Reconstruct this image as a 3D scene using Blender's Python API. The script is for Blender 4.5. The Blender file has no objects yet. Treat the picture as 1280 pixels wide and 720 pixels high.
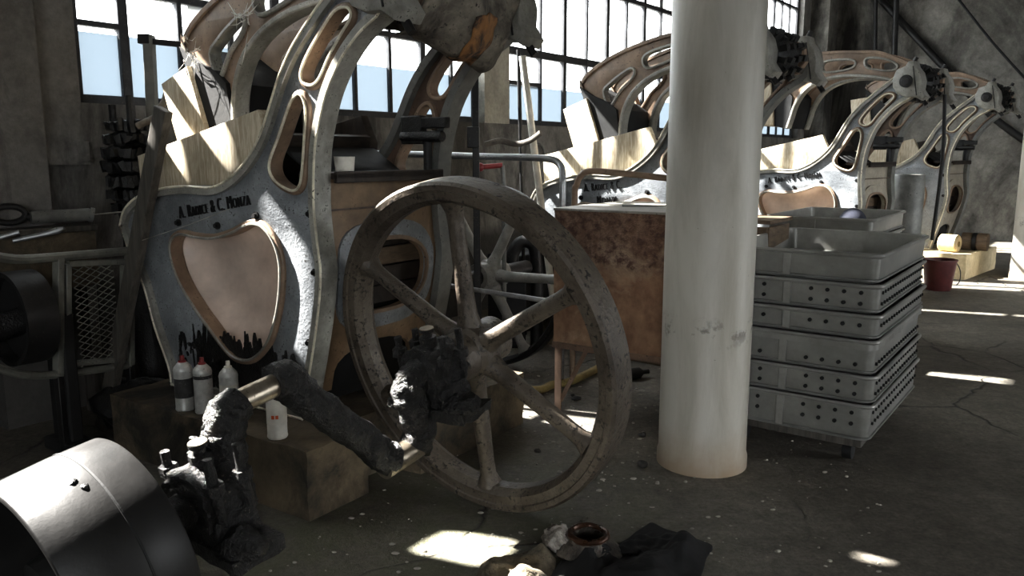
import bpy, bmesh, math, random
from mathutils import Vector, Matrix, Quaternion, noise as mnoise
random.seed(7)
SC = bpy.context.scene
COL = SC.collection
PI = math.pi
R = math.radians
H = 1.35                    # eye height of the photographer
PITCH = R(9.45)
CP, SP = math.cos(PITCH), math.sin(PITCH)
HUBZ = 1.963                # height of the machines' upper shaft
TH = R(34)                  # turn of the machine row
def V(*a): return Vector(a)
def ray(px, py):
    a = (px-640)/1000.; b = (360-py)/1000.
    return V(a, CP+b*SP, -SP+b*CP)
def at(px, py, Y):
    d = ray(px, py); return V(0, 0, H)+d*(Y/d.y)
def ground(px, py, z=0.):
    d = ray(px, py); return V(0, 0, H)+d*((z-H)/d.z)

# ------------------------------------------------------------------ materials
def lin(c):
    def f(u):
        u /= 255.
        return u/12.92 if u <= .04045 else ((u+.055)/1.055)**2.4
    return (f(c[0]), f(c[1]), f(c[2]), 1)
class NT:
    def __init__(s, name):
        s.m = bpy.data.materials.new(name); s.m.use_nodes = True
        s.t = s.m.node_tree; s.t.nodes.clear()
        s.out = s.t.nodes.new('ShaderNodeOutputMaterial')
        s.tc = s.t.nodes.new('ShaderNodeTexCoord')
    def n(s, typ, **kw):
        nd = s.t.nodes.new(typ)
        for k, v in kw.items():
            if k in nd.inputs.keys() if isinstance(k, str) else False: nd.inputs[k].default_value = v
            else: setattr(nd, k, v)
        return nd
    def l(s, a, b): s.t.links.new(a, b)
    def coord(s, scale=(1, 1, 1), src='Object', rot=(0, 0, 0)):
        mp = s.t.nodes.new('ShaderNodeMapping'); mp.inputs['Scale'].default_value = scale; mp.inputs['Rotation'].default_value = rot
        s.l(s.tc.outputs[src], mp.inputs['Vector']); return mp.outputs[0]
    def noise(s, vec, scale, detail=6, rough=.6, dist=0):
        nd = s.t.nodes.new('ShaderNodeTexNoise'); nd.inputs['Scale'].default_value = scale
        nd.inputs['Detail'].default_value = detail; nd.inputs['Roughness'].default_value = rough; nd.inputs['Distortion'].default_value = dist
        s.l(vec, nd.inputs['Vector']); return nd.outputs[0]
    def ramp(s, fac, a, b, ca=(0, 0, 0, 1), cb=(1, 1, 1, 1)):
        nd = s.t.nodes.new('ShaderNodeValToRGB'); e = nd.color_ramp.elements
        e[0].position = a; e[1].position = b; e[0].color = ca; e[1].color = cb
        s.l(fac, nd.inputs[0]); return nd.outputs[0]
    def mix(s, fac, a, b, mode='MIX'):
        nd = s.t.nodes.new('ShaderNodeMix'); nd.data_type = 'RGBA'; nd.blend_type = mode
        for sock, v in ((nd.inputs[0], fac), (nd.inputs[6], a), (nd.inputs[7], b)):
            if hasattr(v, 'is_output'): s.l(v, sock)
            else: sock.default_value = v
        return nd.outputs[2]
    def math(s, op, a, b=0.):
        nd = s.t.nodes.new('ShaderNodeMath'); nd.operation = op
        for sock, v in ((nd.inputs[0], a), (nd.inputs[1], b)):
            if hasattr(v, 'is_output'): s.l(v, sock)
            else: sock.default_value = v
        return nd.outputs[0]
    def bsdf(s, col, rough=.6, metal=0., bump=None, bstr=.3, bdist=.01, spec=.5):
        b = s.t.nodes.new('ShaderNodeBsdfPrincipled')
        for sock, v in ((b.inputs['Base Color'], col), (b.inputs['Roughness'], rough), (b.inputs['Metallic'], metal)):
            if hasattr(v, 'is_output'): s.l(v, sock)
            else: sock.default_value = v
        b.inputs['Specular IOR Level'].default_value = spec
        if bump is not None:
            bp = s.t.nodes.new('ShaderNodeBump'); bp.inputs['Strength'].default_value = bstr; bp.inputs['Distance'].default_value = bdist
            s.l(bump, bp.inputs['Height']); s.l(bp.outputs[0], b.inputs['Normal'])
        s.l(b.outputs[0], s.out.inputs[0]); return b

def worn(name, base, dark, spot=None, s1=3., s2=14., s3=60., rough=.6, metal=0., bstr=.35, bdist=.006, amt=(.42, .68), spots=(.6, .68), stretch=(1, 1, 1), spec=.5, rvar=.15):
    """base paint / metal with broad dirt (dark) and small chips (spot)"""
    t = NT(name); c = t.coord(stretch)
    n1 = t.noise(c, s1, 8, .65, .4); n2 = t.noise(c, s2, 6, .6); n3 = t.noise(c, s3, 4, .6)
    col = t.mix(t.ramp(n1, amt[0], amt[1]), lin(base), lin(dark))
    col = t.mix(t.ramp(n2, .3, .75, (.72, .72, .72, 1), (1.18, 1.18, 1.18, 1)), (0, 0, 0, 1), col, 'MULTIPLY') if False else t.mix(1., col, t.ramp(n2, .25, .75, (.68, .68, .68, 1), (1.15, 1.15, 1.15, 1)), 'MULTIPLY')
    if spot is not None:
        m = t.math('MULTIPLY', t.ramp(n2, .45, .62), t.ramp(n3, spots[0], spots[1]))
        col = t.mix(m, col, lin(spot))
    rg = t.math('ADD', t.math('MULTIPLY', n2, rvar*2), rough-rvar)
    h = t.math('ADD', t.math('MULTIPLY', n2, .6), t.math('MULTIPLY', n3, .4))
    t.bsdf(col, rg, metal, h, bstr, bdist, spec); return t.m

def wood(name, base, dark, grain=(2, 2, 26), rough=.65, bstr=.3):
    t = NT(name); c = t.coord(grain); c0 = t.coord((1, 1, 1))
    n1 = t.noise(c, 3., 8, .65, .6); n2 = t.noise(c0, 5., 4, .6); n3 = t.noise(c, 12, 5, .6)
    col = t.mix(t.ramp(n1, .35, .68), lin(base), lin(dark))
    col = t.mix(1., col, t.ramp(n2, .3, .7, (.7, .68, .64, 1), (1.1, 1.1, 1.1, 1)), 'MULTIPLY')
    t.bsdf(col, rough, 0, n3, bstr, .004); return t.m

M = {}
M['plate'] = worn('grey_blue_iron_paint', (146, 149, 152), (98, 102, 106), (50, 47, 44), 2.6, 18, 85, .42, 0, .75, .008, (.38, .72), (.56, .62))
M['flange'] = worn('worn_cream_grey_edge', (160, 158, 150), (104, 101, 95), (52, 47, 42), 5, 22, 90, .36, 0, .5, .005, (.4, .72), (.58, .64))
M['bead'] = worn('rubbed_edge_highlight', (226, 220, 200), (150, 142, 126), (60, 52, 46), 6, 26, 90, .35, 0, .4, .004, (.45, .72), (.6, .66))  # worn edge with its highlight put into the colour
M['tan'] = worn('tan_iron_paint', (150, 128, 108), (92, 76, 62), (45, 38, 34), 3, 14, 70, .5, 0, .3, .005, (.4, .75))
M['tan_dark'] = worn('brown_iron_paint', (112, 92, 78), (58, 48, 42), (30, 26, 24), 3, 14, 70, .55, 0, .3, .005)
M['ochre'] = worn('ochre_paint', (146, 122, 96), (98, 80, 62), (50, 40, 32), 3, 12, 70, .55, 0, .25, .004)
M['pale_paint'] = worn('pale_grey_cream_paint', (178, 170, 154), (136, 128, 114), (60, 54, 48), 3, 14, 70, .45, 0, .4, .005, (.42, .75))
M['cream'] = worn('pinkish_cream_sheet', (205, 190, 178), (176, 158, 146), (70, 60, 54), 2.0, 6, 90, .4, 0, .12, .004, (.4, .8), (.7, .74))
M['wood'] = wood('pale_worn_wood', (202, 193, 174), (150, 135, 112), (30, 8, 3.2))
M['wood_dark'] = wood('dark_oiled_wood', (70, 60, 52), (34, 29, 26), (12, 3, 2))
M['plank'] = wood('grey_old_plank', (94, 90, 84), (56, 53, 49), (16, 16, 1.4))
M['crate'] = wood('brown_crate_wood', (126, 108, 88), (84, 70, 56), (3, 3, 16))
M['oil'] = worn('black_grease', (20, 19, 18), (11, 10, 10), (70, 66, 60), 6, 40, 120, .42, 0, .9, .012, (.4, .7), (.66, .74), spec=.6)
M['grease'] = worn('dusty_black_grease', (24, 22, 21), (12, 11, 10), (140, 134, 122), 9, 40, 110, .36, 0, 1., .03, (.4, .65), (.6, .68), spec=.7)
M['steel'] = worn('scraped_bright_steel', (176, 166, 150), (104, 92, 76), (44, 36, 30), 7, 30, 90, .34, .8, .3, .003)
M['wheel'] = worn('flaking_brown_grey_iron', (108, 99, 88), (66, 58, 50), (26, 22, 20), 4, 22, 70, .48, .1, .9, .008, (.38, .66), (.52, .57))
M['wheel_pale'] = worn('pale_grey_iron', (150, 148, 142), (104, 102, 98), (50, 48, 46), 3.5, 18, 70, .5, .2, .4, .005)
M['drum'] = worn('dull_black_steel', (42, 41, 40), (25, 24, 24), (14, 13, 13), 3, 10, 90, .46, .25, .3, .003, (.35, .7), (.66, .72), rvar=.12)
M['drum_in'] = worn('soot_black_and_shade', (24, 24, 24), (14, 14, 14), None, 3, 14, 60, .75)
M['dark_iron'] = worn('dark_iron', (46, 45, 45), (26, 25, 25), (80, 76, 70), 4, 18, 80, .5, .4, .4, .005)
M['gun'] = worn('grey_painted_steel', (126, 126, 121), (92, 92, 88), (44, 40, 36), 4, 16, 80, .5, .1, .25, .003)
M['tube'] = worn('pale_tube_steel', (168, 170, 172), (120, 120, 120), (70, 60, 50), 4, 20, 80, .35, .55, .15, .002)
M['alu'] = worn('dull_aluminium', (164, 163, 158), (132, 131, 126), (84, 82, 78), 2.2, 9, 60, .4, .35, .12, .003, (.35, .75), (.7, .76))
M['alu_in'] = worn('dull_aluminium_inside', (146, 146, 143), (118, 118, 115), None, 2.2, 9, 60, .45, .4, .1, .003)
M['hole'] = worn('punched_hole_dark', (26, 26, 26), (14, 14, 14), None, 3, 9, 60, .8)
M['black'] = worn('black_rubber', (22, 22, 23), (14, 14, 14), None, 3, 20, 60, .6)
M['canvas'] = worn('grimy_canvas', (150, 142, 128), (62, 56, 50), (28, 25, 23), 5, 16, 60, .85, 0, .7, .012, (.34, .6), (.56, .66))
M['rust_cloth'] = worn('rust_orange_stain', (150, 108, 66), (52, 40, 32), (34, 28, 24), 9, 30, 80, .8, 0, .6, .01, (.42, .56))
M['rag_black'] = worn('black_cloth', (30, 30, 31), (20, 20, 21), (60, 60, 60), 5, 30, 160, .9, 0, .5, .006, (.4, .7), (.7, .76))
M['rag_light'] = worn('dirty_beige_cloth', (128, 118, 100), (66, 60, 52), (30, 28, 25), 9, 30, 120, .9, 0, .7, .01)
M['crust'] = worn('white_grey_crust', (190, 184, 176), (92, 84, 76), (30, 27, 24), 12, 46, 120, .7, 0, 1., .012, (.35, .6))
M['rustring'] = worn('oily_rust', (80, 54, 38), (34, 26, 20), (14, 12, 11), 10, 30, 90, .3, .4, .5, .006)
M['red'] = worn('dull_dark_red', (92, 42, 40), (64, 30, 29), (40, 20, 20), 4, 14, 80, .45, 0, .15, .003)
M['redplastic'] = worn('bright_red_plastic', (150, 58, 58), (116, 44, 44), None, 4, 14, 80, .4, 0, .1, .002)
M['yellow'] = worn('dull_yellow_paint', (190, 170, 128), (150, 128, 94), (70, 60, 44), 4, 14, 80, .5, 0, .25, .004)
M['hose'] = worn('yellow_rubber_hose', (160, 142, 92), (112, 98, 62), (60, 52, 36), 5, 16, 80, .5, 0, .2, .003)
M['white'] = worn('white_plastic', (226, 222, 212), (206, 200, 188), None, 4, 14, 80, .4, 0, .08, .002)
M['navy'] = worn('dark_blue_grey_felt', (58, 60, 72), (42, 44, 54), None, 6, 40, 160, .9, 0, .5, .004)
M['can_light'] = worn('silver_white_can', (206, 206, 202), (150, 150, 148), (70, 66, 60), 10, 30, 90, .38, .3, .12, .002, (.5, .8), (.6, .68))
M['can_dark'] = worn('dark_can_label', (74, 74, 74), (42, 42, 42), (150, 150, 148), 12, 34, 90, .4, .2, .12, .002)
M['orange'] = worn('orange_mark', (216, 96, 40), (200, 84, 36), None, 4, 14, 80, .5)
M['rope'] = worn('grey_leather_strap', (120, 112, 102), (64, 58, 52), (30, 28, 26), 8, 30, 90, .7, 0, .5, .006)
M['frame'] = worn('dark_window_iron', (66, 66, 68), (40, 40, 42), (110, 104, 96), 5, 20, 90, .6, .1, .3, .004)
M['guard'] = worn('dull_grey_green_guard', (122, 122, 114), (84, 84, 78), (48, 44, 40), 4, 18, 80, .5, 0, .25, .003)
M['wire'] = worn('pale_wire', (190, 186, 176), (140, 136, 128), None, 8, 30, 80, .4, .4)
M['web'] = worn('white_cobweb_shreds', (226, 224, 218), (180, 178, 172), None, 8, 30, 80, .9)

def mat_rust():
    t = NT('rusty_brown_tank'); c = t.coord(); cs = t.coord((2.6, 2.6, 1.3))
    n1 = t.noise(c, 3.2, 8, .65, .5); n2 = t.noise(c, 22, 6, .65); n3 = t.noise(cs, 3, 6, .6); vo = t.n('ShaderNodeTexVoronoi'); vo.inputs['Scale'].default_value = 34
    t.l(c, vo.inputs['Vector'])
    sep = t.n('ShaderNodeSeparateXYZ'); t.l(t.tc.outputs['Object'], sep.inputs[0])
    top = t.ramp(t.math('ADD', sep.outputs[2], t.math('MULTIPLY', n1, .3)), 0.93, 1.12)
    side = t.ramp(t.math('ADD', t.math('MULTIPLY', sep.outputs[0], -1.0), t.math('MULTIPLY', n1, .3)), -.2, .1)
    col = t.mix(t.ramp(n3, .3, .72), lin((142, 116, 94)), lin((98, 70, 54)))
    col = t.mix(t.ramp(n1, .52, .72), col, lin((166, 148, 128)))
    crust = t.math('MULTIPLY', top, t.ramp(n2, .4, .6))
    col = t.mix(crust, col, lin((66, 40, 30)))
    col = t.mix(1., col, t.ramp(n2, .3, .7, (.7, .68, .66, 1), (1.12, 1.12, 1.12, 1)), 'MULTIPLY')
    h = t.math('ADD', t.math('MULTIPLY', t.math('MULTIPLY', top, n2), 2.), t.math('MULTIPLY', n2, .3))
    t.bsdf(col, .6, 0, h, .8, .012); return t.m
M['rust'] = mat_rust()
def mat_floor():
    t = NT('stained_concrete_floor'); c = t.coord()
    n1 = t.noise(c, .9, 8, .65, .3); n2 = t.noise(c, 5, 8, .7, .2); n3 = t.noise(c, 55, 8, .75); n5 = t.noise(c, 16, 8, .7, .4); n4 = t.noise(c, .55, 4, .6)
    col = t.mix(t.ramp(n1, .35, .68), lin((140, 135, 126)), lin((94, 89, 82)))
    col = t.mix(1., col, t.ramp(n2, .25, .75, (.62, .61, .58, 1), (1.15, 1.15, 1.14, 1)), 'MULTIPLY')
    col = t.mix(1., col, t.ramp(n3, .35, .65, (.62, .62, .62, 1), (1.2, 1.2, 1.2, 1)), 'MULTIPLY')
    col = t.mix(1., col, t.ramp(n5, .35, .66, (.7, .69, .67, 1), (1.14, 1.14, 1.13, 1)), 'MULTIPLY')
    # moss-green dampness in front of the plinth
    mp = t.t.nodes.new('ShaderNodeMapping'); mp.inputs['Location'].default_value = (.35*.75, -2.75*.75, 0); mp.inputs['Scale'].default_value = (.75, .75, .75)
    t.l(t.tc.outputs['Object'], mp.inputs['Vector'])
    g = t.n('ShaderNodeTexGradient'); g.gradient_type = 'SPHERICAL'; t.l(mp.outputs[0], g.inputs[0])
    moss = t.math('MULTIPLY', t.ramp(g.outputs[0], .05, .6), t.ramp(n2, .35, .6))
    col = t.mix(t.math('MULTIPLY', moss, .7), col, lin((88, 90, 66)))
    # cracks
    ds = t.mix(.12, c, t.n('ShaderNodeTexNoise').outputs[1])
    vo = t.n('ShaderNodeTexVoronoi'); vo.feature = 'DISTANCE_TO_EDGE'; vo.inputs['Scale'].default_value = .75
    nz = t.n('ShaderNodeTexNoise'); nz.inputs['Scale'].default_value = 3.5; nz.inputs['Detail'].default_value = 8; t.l(c, nz.inputs['Vector'])
    vm = t.mix(.14, c, nz.outputs[1]); t.l(vm, vo.inputs['Vector'])
    ck = t.ramp(vo.outputs['Distance'], .001, .006, (1, 1, 1, 1), (0, 0, 0, 1))
    ck = t.math('MULTIPLY', ck, t.ramp(n4, .45, .55))
    col = t.mix(ck, col, lin((40, 38, 35)))
    h = t.math('SUBTRACT', t.math('ADD', t.math('MULTIPLY', n2, .8), t.math('ADD', t.math('MULTIPLY', n3, .3), t.math('MULTIPLY', n5, .5))), t.math('MULTIPLY', ck, .8))
    t.bsdf(col, t.math('ADD', t.math('MULTIPLY', n2, .3), .5), 0, h, .8, .03); return t.m
M['floor'] = mat_floor()
def mat_wall(name, a, b, stain, sl=(.5, .6), sc=.9, peel=None, st=(1.6, 1.6, .5), dark_low=False):
    t = NT(name); c = t.coord(); cs = t.coord(st)
    n1 = t.noise(cs, sc, 10, .68, .6); n2 = t.noise(c, 4, 8, .7, .3); n3 = t.noise(c, 30, 6, .7)
    col = t.mix(t.ramp(n2, .35, .68), lin(a), lin(b))
    col = t.mix(t.ramp(n1, sl[0], sl[1]), col, lin(stain))
    if dark_low:  # colour goes darker towards the floor
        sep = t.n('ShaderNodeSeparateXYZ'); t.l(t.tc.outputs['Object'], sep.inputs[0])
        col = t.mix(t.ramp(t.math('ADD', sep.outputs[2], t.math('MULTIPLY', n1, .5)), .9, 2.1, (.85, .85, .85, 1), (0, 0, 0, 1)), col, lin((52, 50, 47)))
    if peel:
        col = t.mix(t.math('MULTIPLY', t.ramp(n2, .5, .58), t.ramp(n3, .4, .52)), col, lin(peel))
    col = t.mix(1., col, t.ramp(n3, .25, .75, (.75, .75, .75, 1), (1.12, 1.12, 1.12, 1)), 'MULTIPLY')
    t.bsdf(col, .85, 0, t.math('ADD', n2, t.math('MULTIPLY', n3, .4)), .5, .02); return t.m
M['wall'] = mat_wall('grimy_grey_plaster', (132, 129, 124), (100, 97, 93), (72, 70, 67), dark_low=True)
M['wall_end'] = mat_wall('stained_peeling_concrete', (138, 135, 128), (100, 97, 91), (46, 44, 41), (.42, .56), .6, None, (1.2, 1.2, .45))
M['pier'] = mat_wall('pale_plaster_pier', (176, 172, 160), (150, 146, 136), (120, 114, 104), (.55, .75))
M['plinth'] = mat_wall('brown_stained_masonry', (118, 104, 84), (80, 72, 58), (46, 43, 37), (.46, .6), 2.2, None, (1, 1, 1))
M['plinth_yellow'] = mat_wall('cream_painted_masonry', (206, 190, 156), (176, 160, 128), (110, 98, 78), (.56, .7), 1.6, None, (1, 1, 1))
def mat_column():
    t = NT('cream_painted_column'); c = t.coord(); cs = t.coord((3, 3, .6))
    n1 = t.noise(cs, 2, 8, .65, .4); n2 = t.noise(c, 9, 6, .65); n3 = t.noise(c, 60, 4, .6)
    sep = t.n('ShaderNodeSeparateXYZ'); t.l(t.tc.outputs['Object'], sep.inputs[0])
    col = t.mix(t.ramp(n1, .42, .75), lin((188, 184, 174)), lin((158, 152, 139)))
    low = t.ramp(t.math('ADD', sep.outputs[2], t.math('MULTIPLY', n2, .18)), .08, .3, (1, 1, 1, 1), (0, 0, 0, 1))
    col = t.mix(t.math('MULTIPLY', low, .75), col, lin((150, 126, 98)))
    ring = t.math('MULTIPLY', t.ramp(t.math('ABSOLUTE', t.math('SUBTRACT', sep.outputs[2], .62)), .0, .08, (1, 1, 1, 1), (0, 0, 0, 1)), t.ramp(n2, .55, .62))
    col = t.mix(t.math('MULTIPLY', ring, .8), col, lin((90, 82, 72)))
    sp = t.math('MULTIPLY', t.ramp(n3, .7, .74), t.ramp(n2, .5, .6))
    col = t.mix(sp, col, lin((96, 88, 78)))
    t.bsdf(col, .5, 0, t.math('ADD', n1, t.math('MULTIPLY', n3, .15)), .18, .01); return t.m
M['column'] = mat_column()
def mat_glass(name, clear, tint):
    t = NT(name); c = t.coord(); n1 = t.noise(c, 3.5, 7, .65, .5); n2 = t.noise(c, 40, 4, .6)
    tr = t.n('ShaderNodeBsdfTransparent'); tr.inputs[0].default_value = (.96, .97, .98, 1)
    tl = t.n('ShaderNodeBsdfTranslucent'); tl.inputs[0].default_value = lin(tint)
    gl = t.n('ShaderNodeBsdfDiffuse'); gl.inputs[0].default_value = lin(tint)
    a = t.n('ShaderNodeMixShader'); a.inputs[0].default_value = .3; t.l(tl.outputs[0], a.inputs[1]); t.l(gl.outputs[0], a.inputs[2])
    f = t.math('ADD', t.math('MULTIPLY', t.ramp(n1, .3, .7), .35), t.math('ADD', t.math('MULTIPLY', n2, .2), 1-clear-.28))
    fc = t.n('ShaderNodeClamp'); t.l(f, fc.inputs[0])
    mx = t.n('ShaderNodeMixShader'); t.l(fc.outputs[0], mx.inputs[0]); t.l(tr.outputs[0], mx.inputs[1]); t.l(a.outputs[0], mx.inputs[2])
    t.l(mx.outputs[0], t.out.inputs[0]); return t.m
M['glass'] = mat_glass('dusty_glass', .8, (214, 220, 224))
M['glass_low'] = mat_glass('clouded_glass', -.35, (132, 139, 145))
M['glass_high'] = mat_glass('chalky_glass', -.35, (170, 172, 172))
M['ceiling'] = mat_wall('grey_ceiling', (120, 116, 108), (96, 92, 86), (70, 66, 60))

# ------------------------------------------------------------------ mesh helpers
class MB:
    def __init__(s): s.v = []; s.f = []
    def add(s, vs, fs):
        o = len(s.v); s.v += [Vector(v) for v in vs]; s.f += [[i+o for i in f] for f in fs]; return s
    def box(s, c, d, rot=None):
        c = Vector(c); vs = []
        for x in (-.5, .5):
            for y in (-.5, .5):
                for z in (-.5, .5):
                    p = V(x*d[0], y*d[1], z*d[2])
                    if rot is not None: p = rot @ p
                    vs.append(p+c)
        return s.add(vs, [(0, 1, 3, 2), (4, 6, 7, 5), (0, 4, 5, 1), (2, 3, 7, 6), (0, 2, 6, 4), (1, 5, 7, 3)])
    def bar(s, a, b, w, h, up=(0, 0, 1)):
        a, b = Vector(a), Vector(b); d = (b-a).normalized(); up = Vector(up)
        sx = d.cross(up)
        if sx.length < 1e-4: sx = d.cross(V(1, 0, 0))
        sx.normalize(); u = sx.cross(d)
        vs = [p+sx*(i*w/2)+u*(j*h/2) for p in (a, b) for i, j in ((-1, -1), (1, -1), (1, 1), (-1, 1))]
        return s.add(vs, [(3, 2, 1, 0), (4, 5, 6, 7), (0, 1, 5, 4), (1, 2, 6, 5), (2, 3, 7, 6), (3, 0, 4, 7)])
    def tube(s, pts, r, n=12, cap=True, closed=False, flat=1.0):
        pts = [Vector(p) for p in pts]; m = len(pts)
        rs = r if isinstance(r, (list, tuple)) else [r]*m
        tang = []
        for i in range(m):
            if closed: d = pts[(i+1) % m]-pts[i-1]
            else: d = pts[min(i+1, m-1)]-pts[max(i-1, 0)]
            tang.append(d.normalized())
        ref = V(0, 0, 1) if abs(tang[0].z) < .9 else V(1, 0, 0)
        u = (ref-tang[0]*ref.dot(tang[0])).normalized(); vs = []
        for i in range(m):
            u = (u-tang[i]*u.dot(tang[i]))
            u.normalize(); w = tang[i].cross(u)
            for k in range(n):
                a = 2*PI*k/n; vs.append(pts[i]+(u*math.cos(a)+w*math.sin(a)*flat)*rs[i])
        fs = []
        for i in range(m if closed else m-1):
            j = (i+1) % m
            for k in range(n):
                k2 = (k+1) % n; fs.append((i*n+k, i*n+k2, j*n+k2, j*n+k))
        if cap and not closed:
            fs.append(tuple(reversed(range(n)))); fs.append(tuple((m-1)*n+k for k in range(n)))
        return s.add(vs, fs)
    def cyl(s, a, b, r, n=24): return s.tube([a, b], r, n)
    def lathe(s, prof, o=(0, 0, 0), ax=(0, 0, 1), n=40, closed=False):
        """prof: (radius, height) pairs"""
        o = Vector(o); ax = Vector(ax).normalized(); ref = V(1, 0, 0) if abs(ax.x) < .9 else V(0, 0, 1)
        u = (ref-ax*ref.dot(ax)).normalized(); w = ax.cross(u); vs = []; m = len(prof)
        for r, h in prof:
            for k in range(n):
                a = 2*PI*k/n; vs.append(o+ax*h+(u*math.cos(a)+w*math.sin(a))*max(r, 1e-5))
        fs = []
        for i in range(m if closed else m-1):
            j = (i+1) % m
            for k in range(n):
                k2 = (k+1) % n; fs.append((i*n+k, i*n+k2, j*n+k2, j*n+k))
        return s.add(vs, fs)
    def sphere(s, c, r, sc=(1, 1, 1), n=16, m=10):
        c = Vector(c); vs = []; fs = []
        for i in range(m+1):
            p = PI*i/m
            for k in range(n):
                a = 2*PI*k/n
                vs.append(c+V(math.sin(p)*math.cos(a)*sc[0], math.sin(p)*math.sin(a)*sc[1], math.cos(p)*sc[2])*r)
        for i in range(m):
            for k in range(n):
                k2 = (k+1) % n; fs.append((i*n+k, (i+1)*n+k, (i+1)*n+k2, i*n+k2))
        return s.add(vs, fs)
    def sweep2(s, path, sec, closed=True, xz=True):
        """rectangle section [(offset along 2D normal, y)...] swept along 2D path in XZ"""
        m = len(path); k = len(sec); vs = []; area = 0
        for i in range(m):
            x0, z0 = path[i]; x1, z1 = path[(i+1) % m]; area += x0*z1-x1*z0
        sg = 1 if area > 0 else -1
        for i in range(m):
            a = path[i-1] if (closed or i > 0) else path[i]; b = path[(i+1) % m] if (closed or i < m-1) else path[i]
            tx, tz = b[0]-a[0], b[1]-a[1]; L = math.hypot(tx, tz) or 1
            nx, nz = -tz/L*sg, tx/L*sg          # inward normal
            for off, y in sec: vs.append((path[i][0]+nx*off, y, path[i][1]+nz*off))
        fs = []
        for i in range(m if closed else m-1):
            j = (i+1) % m
            for q in range(k):
                q2 = (q+1) % k; fs.append((i*k+q, i*k+q2, j*k+q2, j*k+q))
        if not closed:
            fs.append(tuple(range(k))); fs.append(tuple((m-1)*k+q for q in reversed(range(k))))
        return s.add(vs, fs)
    def xf(s, mat, start=0):
        for i in range(start, len(s.v)): s.v[i] = mat @ s.v[i]
        return s
    def lump(s, amp, freq, seed=0, start=0):
        off = V(seed*13.1, seed*7.7, seed*3.3)
        for i in range(start, len(s.v)):
            p = s.v[i]; s.v[i] = p+mnoise.noise_vector((p+off)*freq)*amp+mnoise.noise_vector((p+off)*freq*2.7)*amp*.45
        return s
    def mesh(s, name):
        me = bpy.data.meshes.new(name); me.from_pydata(s.v, [], s.f)
        b = bmesh.new(); b.from_mesh(me); bmesh.ops.recalc_face_normals(b, faces=b.faces); b.to_mesh(me); b.free()
        return me
def finish(me, m, sharp=35):
    me.materials.clear(); me.materials.append(m)
    for p in me.polygons: p.use_smooth = True
    try: me.set_sharp_from_angle(angle=R(sharp))
    except Exception: pass
def obj(name, g, m, parent=None, bevel=0, seg=2, sub=0, loc=None, sharp=35):
    me = g.mesh(name) if isinstance(g, MB) else g
    finish(me, m, sharp)
    o = bpy.data.objects.new(name, me); COL.objects.link(o)
    if parent is not None: o.parent = parent
    if loc is not None: o.location = loc
    if bevel:
        b = o.modifiers.new('bevel', 'BEVEL'); b.width = bevel; b.segments = seg; b.limit_method = 'ANGLE'; b.angle_limit = R(35)
    if sub:
        sb = o.modifiers.new('sub', 'SUBSURF'); sb.levels = sub; sb.render_levels = sub
    return o
def tag(o, label, cat, group=None):
    o['label'] = label; o['category'] = cat
    if group: o['group'] = group
    return o
def thing(name, label, cat, loc=(0, 0, 0), rz=0, group=None):
    o = bpy.data.objects.new(name, None); COL.objects.link(o); o.location = loc; o.rotation_euler = (0, 0, rz); o.empty_display_size = .1
    return tag(o, label, cat, group)
def struct(name, g, m, bevel=0, **k):
    o = obj(name, g, m, None, bevel, **k); o['kind'] = 'structure'; return o
def part_struct(name, g, m, parent, **k):
    return obj(name, g, m, parent, **k)
def kids(o): return [c for c in COL.objects if c.parent == o]
def dup(root, loc, rz, label, group=None):
    r = root.copy(); COL.objects.link(r); r.location = loc; r.rotation_euler = (0, 0, rz); r['label'] = label
    if group: r['group'] = group
    for ch in kids(root):
        c = ch.copy(); COL.objects.link(c); c.parent = r
        for g in kids(ch):
            d = g.copy(); COL.objects.link(d); d.parent = c
    return r
def smooth(pts, closed=True, n=5):
    m = len(pts); out = []
    rng = range(m) if closed else range(m-1)
    for i in rng:
        if closed: p0, p1, p2, p3 = pts[i-1], pts[i], pts[(i+1) % m], pts[(i+2) % m]
        else: p0, p1, p2, p3 = pts[max(i-1, 0)], pts[i], pts[i+1], pts[min(i+2, m-1)]
        for k in range(n):
            t = k/n; t2 = t*t; t3 = t2*t
            out.append(tuple(.5*((2*p1[d])+(-p0[d]+p2[d])*t+(2*p0[d]-5*p1[d]+4*p2[d]-p3[d])*t2+(-p0[d]+3*p1[d]-3*p2[d]+p3[d])*t3) for d in range(len(p1))))
    if not closed: out.append(tuple(pts[-1]))
    return out
def flat(outline, holes, y0, y1, name='flat', bevel=0.):
    """a 2D shape with holes, extruded from y0 to y1, standing in XZ"""
    cu = bpy.data.curves.new(name, 'CURVE'); cu.dimensions = '2D'; cu.fill_mode = 'BOTH'; cu.extrude = max((y1-y0)/2-bevel, .0005)
    cu.bevel_depth = bevel; cu.bevel_resolution = 1; cu.offset = -bevel
    for pts in [outline]+list(holes):
        sp = cu.splines.new('POLY'); sp.points.add(len(pts)-1); sp.use_cyclic_u = True
        for i, p in enumerate(pts): sp.points[i].co = (p[0], p[1], 0, 1)
    o = bpy.data.objects.new(name, cu); COL.objects.link(o)
    dg = bpy.context.evaluated_depsgraph_get(); me = bpy.data.meshes.new_from_object(o.evaluated_get(dg))
    bpy.data.objects.remove(o); bpy.data.curves.remove(cu)
    ym = (y0+y1)/2
    b = bmesh.new(); b.from_mesh(me)
    for v in b.verts: v.co = V(v.co.x, ym+v.co.z, v.co.y)
    bmesh.ops.remove_doubles(b, verts=b.verts, dist=1e-5)
    bmesh.ops.recalc_face_normals(b, faces=b.faces); b.to_mesh(me); b.free(); me.name = name
    return me
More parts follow.
